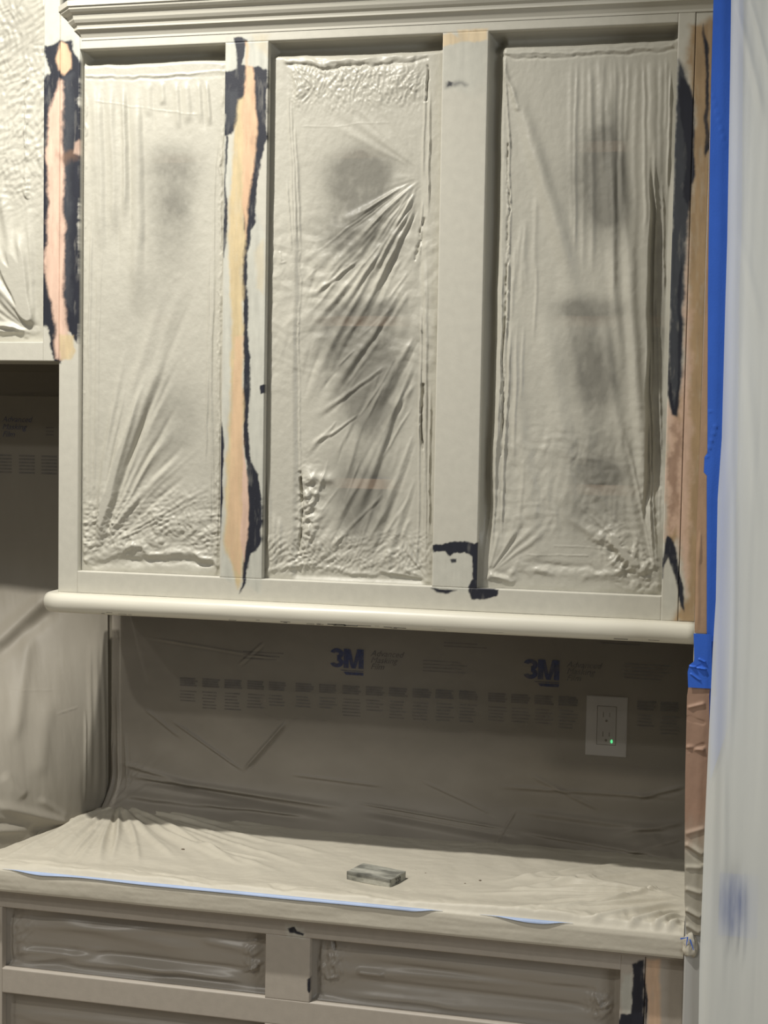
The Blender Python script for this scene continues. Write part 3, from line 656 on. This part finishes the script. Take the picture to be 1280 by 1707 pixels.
# ------------------------------------------------------------------ backsplash film
def S_wall(X, Z):
    """how far the wall film stands in front of the wall"""
    zc = ZC+.002
    h = np.full(np.shape(X), .0088)
    t = np.clip((zc+.085-Z)/.085, 0, 1); h = h+.075*t**2.2*(.8+.25*vnoise(X*3, X*0))        # cove where it meets the worktop
    h = h+.003*(fbm(X*4, Z*5, 3))+.0012*fbm(X*16+3, Z*12, 3)+.0012*crumple(X, Z, 7)
    px, py = proj(X, np.full(np.shape(X), .32), Z)
    H = np.zeros(np.shape(X))
    for a, b, w, am, sh in (((285,1200),(405,1285),4,4,False),((405,1285),(480,1200),4,4.5,False),((240,1180),(300,1230),5,2.5,False),((205,1290),(590,1345),6,5,False),((230,1300),(590,1358),5,-4,False),((590,1335),(860,1378),4,4,True),((600,1348),(880,1392),5,-5,False),
        ((860,1378),(1138,1418),5,4,False),((880,1392),(1138,1430),5,-4,False),((200,1318),(430,1345),7,5,False),((330,1330),(520,1352),5,5,False),((200,1270),(330,1310),6,3,False),((820,1310),(1130,1330),5,2,False),((860,1350),(1140,1385),7,2.5,False),((860,1350),(830,1400),3,2,False),
        ((440,1070),(395,1110),3,1.5,False),((240,1062),(470,1100),3,1.2,False),((700,1300),(830,1360),4,1.6,False),((1020,1385),(1142,1370),7,3,False),((1040,1410),(1142,1392),6,3.4,False),((880,1290),(1000,1350),6,2,False),((1060,1330),(1142,1310),5,2.4,False),((480,1290),(640,1310),4,2,False),
        ((190,1230),(188,1340),3,4,True),((196,1150),(200,1330),4,3,False),((208,1220),(216,1320),4,2.4,False)):
        H = ridge(H, px, py, a, b, w*.62, am*1.7*mm, sh, 0, .2); H = ridge(H, px, py, (a[0]+3, a[1]+w*1.3), (b[0]+3, b[1]+w*1.3), w*.6, -am*.8*mm, False, 0, .2)
    H = fan(H, px, py, (190, 1342), -75, -8, 10, 8, 150, 5, 3.2*mm, random.Random(3))
    H = fan(H, px, py, (1150, 1440), 165, 225, 9, 10, 150, 6, 3.0*mm, random.Random(5))
    ol = sstep(.062, .050, np.abs(X-1.1145))*sstep(.084, .070, np.abs(Z-1.103))         # pressed flat over the outlet plate
    h = h+H*(1-ol); h = h*(1-ol)+.0096*ol
    return WY-np.clip(h, .0035, .16)
XB0 = -.0195
def backsplash():
    X, Z = np.meshgrid(np.linspace(XB0, 1.2985, 640), np.linspace(ZC+.0008, 1.3775, 290))
    Y = S_wall(X, Z); px, py = proj(X, Y, Z)
    c = np.tile(lin((146, 139, 127)), X.shape+(1,)); dust = sstep(1.12, .90, Z)*.5+.55*fbm(X*5, Z*8, 5)
    c = c*(1-np.clip(dust, 0, 1)[..., None]*.55)+lin((176, 169, 157))*np.clip(dust, 0, 1)[..., None]*.55
    cov = .62+.30*sstep(1.10, .97, Z)+.20*fbm(X*5, Z*9, 5)-.03*sstep(1.1, 1.3, Z)
    k = sstep(.985, 1.03, Z)*sstep(.95, 1.04, X); cov = cov*(1-k)+np.minimum(cov, .50)*k
    o = grid_mesh('masking_film', X, Y, Z, M['film_wall'], None, c, np.clip(cov, .3, .98))
    return setprops(o, 'printed plastic film on the backsplash wall below the moulding, covering the outlet', 'plastic film')
bsf = backsplash()
# left wall film: flat on the wall high up, swinging out over the worktop lower down
P_end = atz(-70, 1447, ZC)
def S_left(u, Z):
    """u 0 at the inner corner .. 1 beyond the frame's left edge"""
    k = sstep(1.42, ZC, Z)**.9
    tx = XB0-.012+u*(-.46); ty = WY-.010+0*u
    bx = XB0-.004+u*(P_end[0]-XB0); by = WY-.016+u*(P_end[1]-WY+.016)
    return tx*(1-k)+bx*k, ty*(1-k)+by*k
def left_fold(u, Z):
    X, Y = S_left(u, Z); px, py = proj(X, Y, Z)
    H = .004*fbm(u*5, Z*4, 3)+.001*fbm(u*18, Z*9, 3)
    for a, b, w, am, sh in (((90,985),(-20,1080),12,14,False),((100,1010),(-20,1110),12,-10,False),((50,1040),(20,1240),12,9,False),((80,1160),(60,1300),14,5,False),((150,1060),(146,1330),4,4,False),((140,1180),(138,1340),3,4,True),((160,1040),(158,1345),6,5,False),((172,1050),(174,1340),4,4,False),((182,1080),(183,1340),3,-5,True),
        ((0,1150),(95,1150),2,1.2,True),((-20,1340),(120,1375),8,12,False),((-20,1370),(80,1385),7,-8,False),((-20,1385),(60,1378),7,9,False),((60,1330),(110,1365),6,5,False),((0,1290),(40,1330),10,6,False),((0,657),(98,652),2.5,-2,True),((90,1190),(130,1178),2,1.5,True),((0,900),(95,900),2,1,True)):
        H = ridge(H, px, py, a, b, w, am*mm, sh, 0, .2)
    return H
def left_point(u, Z):
    X, Y = S_left(u, Z); e = 1e-3; X2, Y2 = S_left(u+e, Z)
    tx, ty = (X2-X)/e, (Y2-Y)/e; L = np.hypot(tx, ty); H = left_fold(u, Z)+.004
    nx, ny = -ty/L, tx/L
    s = np.sign(nx*1+ny*-1); H = H*sstep(0, .05, u)
    return X+nx*H*s, Y+ny*H*s, Z
def leftfilm():
    u, Z = np.meshgrid(np.linspace(0, 1.35, 260), np.linspace(ZC+.004, 1.845, 420))
    X, Y, Z = left_point(u, Z); X = np.minimum(X, XB0+.0)
    c = np.tile(lin((140, 134, 121)), X.shape+(1,)); d = np.clip(sstep(1.45, 1.0, Z)*.8+.2*fbm(u*4, Z*5, 4), 0, 1)[..., None]
    c = c*(1-d)+lin((156, 150, 137))*d
    cov = .58+.34*sstep(1.65, 1.2, Z)+.08*fbm(u*6, Z*7, 4)
    cov = np.where(Z > 1.79, .25, cov)
    o = grid_mesh('masking_film', X, Y, Z, M['film_wall'], None, c, np.clip(cov, .25, .98), flip=True)
    return setprops(o, 'printed plastic film hanging on the wall at the left below the far left cabinet', 'plastic film')
lf = leftfilm()

# ------------------------------------------------------------------ print on the films
def text_mesh(body, size, shear=0.0, bold=0.0, space=1.0):
    cu = bpy.data.curves.new('t', 'FONT'); cu.body = body; cu.size = size; cu.shear = shear; cu.offset = bold; cu.space_character = space; cu.resolution_u = 3
    ob = bpy.data.objects.new('t', cu); col.objects.link(ob); dg = bpy.context.evaluated_depsgraph_get()
    me = bpy.data.meshes.new_from_object(ob.evaluated_get(dg)); bpy.data.objects.remove(ob); bpy.data.curves.remove(cu)
    bm = bmesh.new(); bm.from_mesh(me); bmesh.ops.triangulate(bm, faces=bm.faces[:])
    bmesh.ops.subdivide_edges(bm, edges=bm.edges[:], cuts=3, use_grid_fill=True)
    bm.to_mesh(me); bm.free(); return me
def lay(me, name, mat, parent, ox, oz, fn, sx=1.0, sz=1.0, slope=0.0):
    n = len(me.vertices); co = np.empty(n*3); me.vertices.foreach_get('co', co); co = co.reshape(-1, 3)
    a = ox+co[:, 0]*sx; b = oz+co[:, 1]*sz+slope*co[:, 0]*sx; x, y, z = fn(a, b)
    me.vertices.foreach_set('co', np.stack([x, y, z], -1).astype(np.float32).ravel()); me.update()
    me.name = name; return link(name, me, mat, parent)
def on_wall(a, b): return a, S_wall(a, b)-.0014, b
def rects_mesh(rects):
    bm = bmesh.new()
    for x0, x1, z0, z1, sk in rects:
        n = max(1, int((x1-x0)/.006)); prev = None
        for i in range(n+1):
            x = x0+(x1-x0)*i/n; v = (bm.verts.new((x+(sk if i == 0 else 0), z0, 0)), bm.verts.new((x, z1, 0)))
            if prev: bm.faces.new((prev[0], v[0], v[1], prev[1]))
            prev = v
    me = bpy.data.meshes.new('r'); bm.to_mesh(me); bm.free(); return me
def P2(px, py): p = at(px, py, .32); return p[0], p[2]
def mark_mesh():                               # heavy condensed numeral and letter, drawn as strips of quads
    bm = bmesh.new(); h = .043
    def quad(a, b, c, d, n=7):                 # bottom a-b, top c-d
        pr = None
        for i in range(n+1):
            t = i/n; v = (bm.verts.new(((a[0]+(c[0]-a[0])*t)*h, (a[1]+(c[1]-a[1])*t)*h, 0)), bm.verts.new(((b[0]+(d[0]-b[0])*t)*h, (b[1]+(d[1]-b[1])*t)*h, 0)))
            if pr: bm.faces.new((pr[0], pr[1], v[1], v[0]))
            pr = v
    o = .70
    quad((o, 0), (o+.27, 0), (o, 1), (o+.27, 1)); quad((o+.80, 0), (o+1.07, 0), (o+.80, 1), (o+1.07, 1))
    quad((o+.42, 0), (o+.60, 0), (o+.10, 1), (o+.36, 1)); quad((o+.47, 0), (o+.65, 0), (o+.71, 1), (o+.97, 1))
    for cy, a0_, a1_ in ((.72, 165, -85), (.28, 85, -165)):
        pr = None
        for i in range(19):
            a = math.radians(a0_+(a1_-a0_)*i/18); ca, sa = math.cos(a), math.sin(a)
            v = (bm.verts.new(((.33+.12*ca)*h, (cy+.07*sa)*h, 0)), bm.verts.new(((.33+.36*ca)*h, (cy+.28*sa)*h, 0)))
            if pr: bm.faces.new((pr[0], pr[1], v[1], v[0]))
            pr = v
    me = bpy.data.meshes.new('mark'); bm.to_mesh(me); bm.free(); return me
def logo(px, py, film_o):                      # the maker's mark with the three-line product wording, as printed on the film
    x, z = P2(px, py)
    lay(mark_mesh(), 'printed_logo', M['inkblue'], film_o, x, z, on_wall)
    lay(rects_mesh([(x+.022, x+.076, z-.0060, z-.0045, .004), (x+.030, x+.076, z-.0150, z-.0085, .006)]), 'logo_bar', M['inkblue'], film_o, 0, 0, on_wall)
    for k, t in enumerate(('Advanced', 'Masking', 'Film')):
        lay(text_mesh(t, .0185, .35, 0), 'printed_wording', M['inkgrey'], film_o, x+.091, z+.030-.0146*k, on_wall)
logo(551, 1112, bsf); logo(873, 1131, bsf)
rb = random.Random(8)
def blocks(pxs, py, slope, film_o, fn):
    R = []
    for px in pxs:
        x, z = P2(px, py+(px-560)*slope); w = .043
        for j in range(4):
            R.append((x, x+w*rb.uniform(.82, 1), z-.0052*j-.0045, z-.0052*j, 0))
        for j in range(rb.choice((4, 5, 6))):
            zz = z-.030-.0072*j; R.append((x+.003*rb.random(), x+w*rb.uniform(.7, 1), zz-.0030, zz, 0))
    o = lay(rects_mesh(R), 'printed_small_text', M['inkfaint'], film_o, 0, 0, fn); o['kind'] = 'stuff'
blocks([300, 337, 374, 412, 448, 493, 532, 571, 610, 649, 688, 726, 765], 1141, .047, bsf, on_wall)
blocks([814, 852, 891, 931, 1062, 1101], 1141, .052, bsf, on_wall)
R = []
for px, py, n in ((705, 1100, 4), (1040, 1105, 5), (405, 1085, 3), (1000, 1065, 2), (740, 1070, 2)):
    x, z = P2(px, py)
    for j in range(n): R.append((x, x+rb.uniform(.07, .10), z-.0075*j-.0026, z-.0075*j, 0))
lay(rects_mesh(R), 'printed_small_text', M['inkfaint'], bsf, 0, 0, on_wall)['kind'] = 'stuff'
def on_left_px(a, b):
    """a = distance left-to-right on the film from its visible start, b = height"""
    u = np.clip((XB0-.012-a)/.46, 0, 1.3); x, y, z = left_point(u, b); return x, y-.0010, z
zl = at(20, 700, .32)
for k, t in enumerate(('Advanced', 'Masking', 'Film')):
    p = at(8, 703+12.5*k, .32); lay(text_mesh(t, .0185, .35, 0), 'printed_wording', M['inkblue'], lf, p[0]-.004, p[2], on_left_px)
R = []
for px, py in ((-5, 757), (33, 758), (70, 759)):
    p = at(px, py, .32)
    for j in range(6): R.append((p[0], p[0]+.040, p[2]-.0078*j-.0045, p[2]-.0078*j, 0))
p = at(78, 712, .32)
for j in range(3): R.append((p[0], p[0]+.02, p[2]-.008*j-.003, p[2]-.008*j, 0))
lay(rects_mesh(R), 'printed_small_text', M['inkfaint'], lf, 0, 0, on_left_px)['kind'] = 'stuff'

# ------------------------------------------------------------------ outlet behind the film
ot = thing('outlet', 'white two-socket wall outlet with a green light, seen through the backsplash film', 'outlet', (1.1145, WY, 1.103))
box('cover_plate', 1.0708, 1.1583, WY-.006, WY-.0005, 1.0385, 1.1678, M['outlet'], ot, .002)
box('receptacle', 1.0955, 1.1345, WY-.0075, WY-.0062, 1.064, 1.146, M['outletin'], ot, .0008)
bm = bmesh.new()
for s in (1, -1): 
    for fx in (1.0945, 1.1345): pass
add_box(bm, 1.0945, 1.1355, WY-.0069, WY-.0060, 1.063, 1.0637); add_box(bm, 1.0945, 1.1355, WY-.0069, WY-.006, 1.1463, 1.147)
add_box(bm, 1.0942, 1.0953, WY-.0069, WY-.006, 1.063, 1.147); add_box(bm, 1.1347, 1.1357, WY-.0069, WY-.006, 1.063, 1.147)
link('shadow_gap', mesh_of(bm, 'gap'), M['slot'], ot)
for zc_ in (1.128, 1.086):
    box('slot', 1.1070, 1.1086, WY-.0079, WY-.0074, zc_-.005, zc_+.006, M['slot'], ot, 0)
    box('slot', 1.1205, 1.1219, WY-.0079, WY-.0074, zc_-.004, zc_+.005, M['slot'], ot, 0)
    bm = bmesh.new(); bmesh.ops.create_cone(bm, cap_ends=True, segments=14, radius1=.0028, radius2=.0028, depth=.0006, matrix=Matrix.Translation((1.1146, WY-.0077, zc_-.0125)) @ Matrix.Rotation(PI/2, 4, 'X'))
    link('ground_hole', mesh_of(bm, 'hole'), M['slot'], ot)
bm = bmesh.new(); bmesh.ops.create_uvsphere(bm, u_segments=12, v_segments=8, radius=.0034, matrix=Matrix.Translation((1.1265, WY-.0072, 1.0715)) @ Matrix.Diagonal((.8, .3, 1.3, 1)))
link('indicator_light', mesh_of(bm, 'led'), M['led'], ot, True)

# ------------------------------------------------------------------ sanding block
def sanding_block():
    L, W, Hh = .0985, .0655, .0165
    a = math.atan2(-.0274, .0937)
    t = thing('sanding_block', 'grey sanding sponge block printed 220, lying on the film-covered worktop', 'sanding block', (.700, -.037, ZC+.0014))
    bm = bmesh.new(); bmesh.ops.create_cube(bm, size=1)
    for v in bm.verts: v.co = Vector((v.co.x*L, v.co.y*W, v.co.z*Hh))
    bmesh.ops.subdivide_edges(bm, edges=bm.edges[:], cuts=18, use_grid_fill=True)
    for v in bm.verts:
        n = float(fbm(np.array(v.co.x*160+3), np.array(v.co.y*160+v.co.z*210), 3))
        ex = abs(abs(v.co.x)-L/2) < 1e-5; ey = abs(abs(v.co.y)-W/2) < 1e-5; ez = abs(abs(v.co.z)-Hh/2) < 1e-5
        if ex+ey+ez >= 2: 
            v.co *= .985-.008*n
        elif ex: v.co.x *= 1+.006*n
        elif ey: v.co.y *= 1+.010*n
        else: v.co.z *= 1+.02*n
        v.co.z += Hh/2
    cols = []
    me = mesh_of(bm, 'body')
    co = np.empty(len(me.vertices)*3); me.vertices.foreach_get('co', co); co = co.reshape(-1, 3)
    g = fbm(co[:, 0]*28, co[:, 1]*60+co[:, 2]*40, 4); top = co[:, 2] > Hh*.9
    c = np.tile(lin((150, 149, 138)), (len(co), 1))
    dark = np.clip(sstep(.0, .35, g), 0, 1)[:, None]; light = np.clip(sstep(0, -.35, g), 0, 1)[:, None]
    c = c*(1-dark*.65)+lin((78, 78, 72))*dark*.65; c = c*(1-light*.7)+lin((182, 180, 168))*light*.7
    end = co[:, 0] > L/2*.985; c[end] = lin((150, 149, 138))*(1+.12*g[end, None])
    edge = (np.abs(co[:, 1]+W/2) < .004) & (co[:, 2] > Hh*.6); c[edge] = c[edge]*.55
    at_ = me.color_attributes.new('paint', 'FLOAT_COLOR', 'POINT'); at_.data.foreach_set('color', np.concatenate([c, np.ones((len(co), 1))], 1).astype(np.float32).ravel())
    m_ = simple('abrasive_sponge', (130, 130, 122), .85, (600, .6), .10, 120, attr='paint')
    o = bpy.data.objects.new('sponge_body', me); me.materials.append(m_); o.parent = t; col.objects.link(o)
    tm = text_mesh('220', .0145, 0, .0004); tm.materials.append(M['inkblack'])
    g2 = bpy.data.objects.new('printed_number', tm); g2.parent = t; col.objects.link(g2)
    g2.location = (L/2+.0010, -.012, .0030); g2.rotation_euler = (PI/2, 0, PI/2)
    t.rotation_euler = (0, 0, a)
sanding_block()

# ------------------------------------------------------------------ crumbs on the worktop
def crumb(px, py, s, mat, label):
    p = atz(px, py, ZC+.003); bm = bmesh.new(); bmesh.ops.create_icosphere(bm, subdivisions=1, radius=s)
    rr = random.Random(int(px)); 
    for v in bm.verts: v.co = Vector((v.co.x*rr.uniform(.7, 1.5), v.co.y*rr.uniform(.6, 1.3), v.co.z*rr.uniform(.3, .6)))
    o = link('paint_crumb', mesh_of(bm, 'crumb'), mat); o.location = (p[0], p[1], ZC+.0046); setprops(o, label, 'crumb')
crumb(305, 1417, .0036, M['chip'], 'brown crumb of old paint on the worktop film at the left')
crumb(291, 1400, .0028, M['chippale'], 'white paint crumb behind the brown one at the left of the worktop')
crumb(693, 1451, .0016, M['chip'], 'tiny crumb just right of the sanding block')
crumb(709, 1457, .0024, M['chip'], 'small flat crumb second to the right of the sanding block')
crumb(800, 1469, .0030, M['chip'], 'dark crumb farthest right of the sanding block')
crumb(775, 1474, .0018, M['chip'], 'tiny crumb between the sanding block and the dark crumb')

# ------------------------------------------------------------------ right edge: paper, tape, sheeting
YW = -.185
def strip(name, label, cat, mat, left, right, yoff, seed, wr=(), colr=None, n=220, cols_=14, parent=None, wave=.0006):
    """a vertical strip on the wall end; left/right outlines given as (px, py) and laid on the wall plane"""
    Y0 = YW-yoff
    L = [at(px, py, Y0) for px, py in left]; R_ = [at(px, py, Y0) for px, py in right]
    zt_, zb_ = min(L[0][2], R_[0][2]), max(L[-1][2], R_[-1][2])
    zs = np.linspace(zt_, zb_, n)
    xl = np.interp(-zs, [-p[2] for p in L], [p[0] for p in L]); xr = np.interp(-zs, [-p[2] for p in R_], [p[0] for p in R_])
    t = np.linspace(0, 1, cols_)[None, :]; X = xl[:, None]*(1-t)+xr[:, None]*t; Z = np.repeat(zs[:, None], cols_, 1)
    px, py = proj(X, np.full(X.shape, Y0), Z)
    H = wave*(fbm(X*40+seed, Z*12, 4)+.6)
    for a, b, w, am, sh in wr: H = ridge(H, px, py, a, b, w, am*mm, sh, 0, .15)
    Y = Y0-np.clip(H, 0, None)
    c = None
    if colr is not None: c = colr(px, py)
    o = grid_mesh(name, X, Y, Z, mat, parent, c, flip=True)
    if label and parent is None: setprops(o, label, cat)
    return o
def kraftcol(px, py):
    c = np.tile(lin((158, 128, 108)), px.shape+(1,)); g = sstep(1350, 1440, py+20*fbm(px*.1, py*.03, 3))[..., None]
    return c*(1-g)+lin((170, 164, 148))*g
def kraftcol2(px, py):
    c = np.tile(lin((166, 136, 108)), px.shape+(1,)); return c*(1+.1*fbm(px*.2, py*.05, 3)[..., None])
strip('brown_paper', 'narrow brown masking paper strip beside the upper cabinet, left of the blue tape', 'masking paper', M['kraft'],
      [(1188,60),(1178,400),(1168,700),(1161,880),(1157.5,1056)], [(1196,60),(1190,400),(1184,700),(1182,880),(1181,1056)], .0006, 3, (((1167,886),(1166,940),2.5,2,True),((1164,900),(1163,1050),3,1.5,False)), kraftcol2)
strip('brown_paper', 'wrinkled brown masking paper strip below the tape knot, paint-misted toward the worktop', 'masking paper', M['kraft'],
      [(1148,1140),(1145,1160),(1142,1290),(1141,1420),(1141,1500),(1144,1560)], [(1184,1140),(1182,1160),(1182,1290),(1178,1420),(1176,1500),(1174,1560)], .0022, 5,
      (((1145,1180),(1176,1172),3,3,False),((1143,1196),(1176,1206),3,-3,False),((1143,1245),(1176,1250),4,4,False),((1142,1252),(1176,1240),3,-3,False),((1141,1390),(1176,1380),4,3,False),((1141,1405),(1174,1425),4,5,False),((1141,1412),(1174,1440),3,-4,False),
       ((1141,1445),(1172,1446),4,3,False),((1141,1480),(1172,1490),4,4,False),((1141,1515),(1170,1530),4,5,False),((1141,1520),(1168,1540),3,-5,False),((1142,1540),(1168,1556),4,4,False)), kraftcol, 420, 26, None, .0012)
strip('blue_tape', 'long vertical strip of blue masking tape between the cabinet and the plastic sheeting', 'masking tape', M['bluetape'],
      [(1190,-30),(1185,140),(1181,400),(1180,480),(1179,755),(1174,762),(1173,788),(1178,792),(1178,1060),(1178,1200),(1178,1300)], [(1240,-30),(1238,140),(1236,400),(1232,480),(1230,755),(1229,762),(1229,788),(1228,792),(1224,1060),(1218,1200),(1184,1300)], .0016, 7,
      (((1176,768),(1196,700),2,2,True),((1180,686),(1188,687),2,2,True),((1186,150),(1210,250),2,1.2,True)), None, 520, 16)
strip('blue_tape', 'crumpled blue tape patch knotted at the right end of the moulding', 'masking tape', M['bluetape'],
      [(1156,1056),(1157,1098),(1156,1103),(1149,1108),(1146,1120),(1147,1148)], [(1186,1056),(1186,1098),(1186,1103),(1186,1108),(1186,1120),(1186,1148)], .0060, 9,
      (((1148,1110),(1178,1116),2.5,5,True),((1152,1116),(1176,1106),2.5,-4,True),((1150,1122),(1168,1135),2.5,3,True),((1164,1098),(1176,1104),2.5,4,True)), None, 120, 40)
def curtain():
    Le = [(1219,-40),(1217,112),(1212,400),(1209,500),(1203,730),(1196,832),(1193,1000),(1188,1082),(1178,1300),(1174,1390),(1170,1500),(1166,1600),(1164,1720)]
    Y0 = YW-.016; L = [at(px, py, Y0) for px, py in Le]; zs = np.linspace(L[0][2], L[-1][2]-.1, 700)
    xl = np.interp(-zs, [-p[2] for p in L], [p[0] for p in L])
    t = np.linspace(0, 1, 220)[None, :]; X = xl[:, None]+t*.62; Z = np.repeat(zs[:, None], 220, 1)
    Y = Y0-.30*t**1.5-.006*sstep(0, .03, t)
    Y = Y-.006*fbm(X*9, Z*.5, 4)*sstep(0, .05, t)-.0014*fbm(X*45, Z*1.2, 4)
    px, py = proj(X, Y, Z); H = np.zeros(X.shape)
    for a, b, w, am in (((1225,0),(1275,210),6,3),((1245,-20),(1290,160),4,2.5),((1230,380),(1270,560),7,1.5),((1240,560),(1262,900),8,1.5),((1232,1450),(1226,1600),3,3),((1240,1440),(1236,1620),3,3),((1214,1450),(1210,1600),3,2.5),((1220,700),(1214,1300),5,2),((1205,1200),(1200,1700),5,2)):
        H = ridge(H, px, py, a, b, w, am*mm, False, .01, .3)
    Y = Y-H
    cov = .90+.06*fbm(X*6, Z*2, 3)-.10*np.exp(-((px-(1234-.03*py))/10)**2)
    cov -= .5*np.exp(-(((px-1222)/22)**2+((py-1508)/58)**2)**1.2)*(.9+.5*fbm(px*.15, py*.02, 3))
    cov -= .14*np.exp(-((px-(1213-.012*py))/9)**2)*sstep(1750, 1200, py)
    o = grid_mesh('plastic_sheeting', X, Y, Z, M['curtain'], None, None, np.clip(cov, .3, 1), flip=True)
    return setprops(o, 'translucent white plastic sheeting hanging full height at the right edge', 'plastic sheeting')
curtain()
b0 = at(1200, 1455, YW-.002); b1 = at(1262, 1565, YW-.002)
setprops(box('blue_tape', b0[0], b1[0], YW-.002, YW-.0006, b1[2], b0[2], M['bluetape'], None, 0), 'blue tape piece showing faintly through the lower plastic sheeting', 'masking tape')
# bunched film and tape at the counter's right end
def knot():
    bm = bmesh.new(); rr = random.Random(2); p = at(1152, 1577, CF-.006)
    bmesh.ops.create_icosphere(bm, subdivisions=4, radius=1)
    for v in bm.verts:
        n = float(fbm(np.array(v.co.x*1.8+v.co.y), np.array(v.co.z*1.8+2), 3)); k = 1+.5*n
        v.co = Vector((p[0]-.002+v.co.x*.0125*k, CF-.005+v.co.y*.008*k, p[2]+v.co.z*.022*k))
    o = link('film_bunch', mesh_of(bm, 'knot'), M['film_counter'], None, True)
    setprops(o, 'bunched knot of film at the right end of the worktop edge', 'plastic film')
    for k, (a, b) in enumerate((((1134,1565),(1146,1563)),((1146,1562),(1144,1576)),((1150,1566),(1156,1584)))):
        q0, q1 = at(*a, CF-.0155), at(*b, CF-.0165); dx = Vector(q1-q0); n = Vector((dx.z, 0, -dx.x)).normalized()*.0012
        vs_ = [Vector(q0)+n, Vector(q0)-n, Vector(q1)-n*.4, Vector(q1)+n*.4]; vs_ += [v+Vector((0, .0006, 0)) for v in vs_]
        polymesh('blue_tape_scrap', vs_, [(0,1,2,3),(4,5,6,7),(0,1,5,4),(1,2,6,5),(2,3,7,6),(3,0,4,7)], M['bluetape'], o)
knot()
# small black fitting on top of the cabinet at the upper left
bk = thing('black_fitting', 'small black bracket hanging above the crown moulding at the top left', 'bracket', (.12, .30, 2.66))
p = at(212, 5, WY)
bm = bmesh.new(); bmesh.ops.create_cone(bm, cap_ends=True, segments=4, radius1=.004, radius2=.022, depth=.03, matrix=Matrix.Translation((p[0], WY-.02, p[2]+.012)))
link('arm', mesh_of(bm, 'arm'), M['black'], bk); box('base_plate', p[0]-.02, p[0]+.02, WY-.03, WY-.0015, p[2]+.027, p[2]+.036, M['black'], bk)
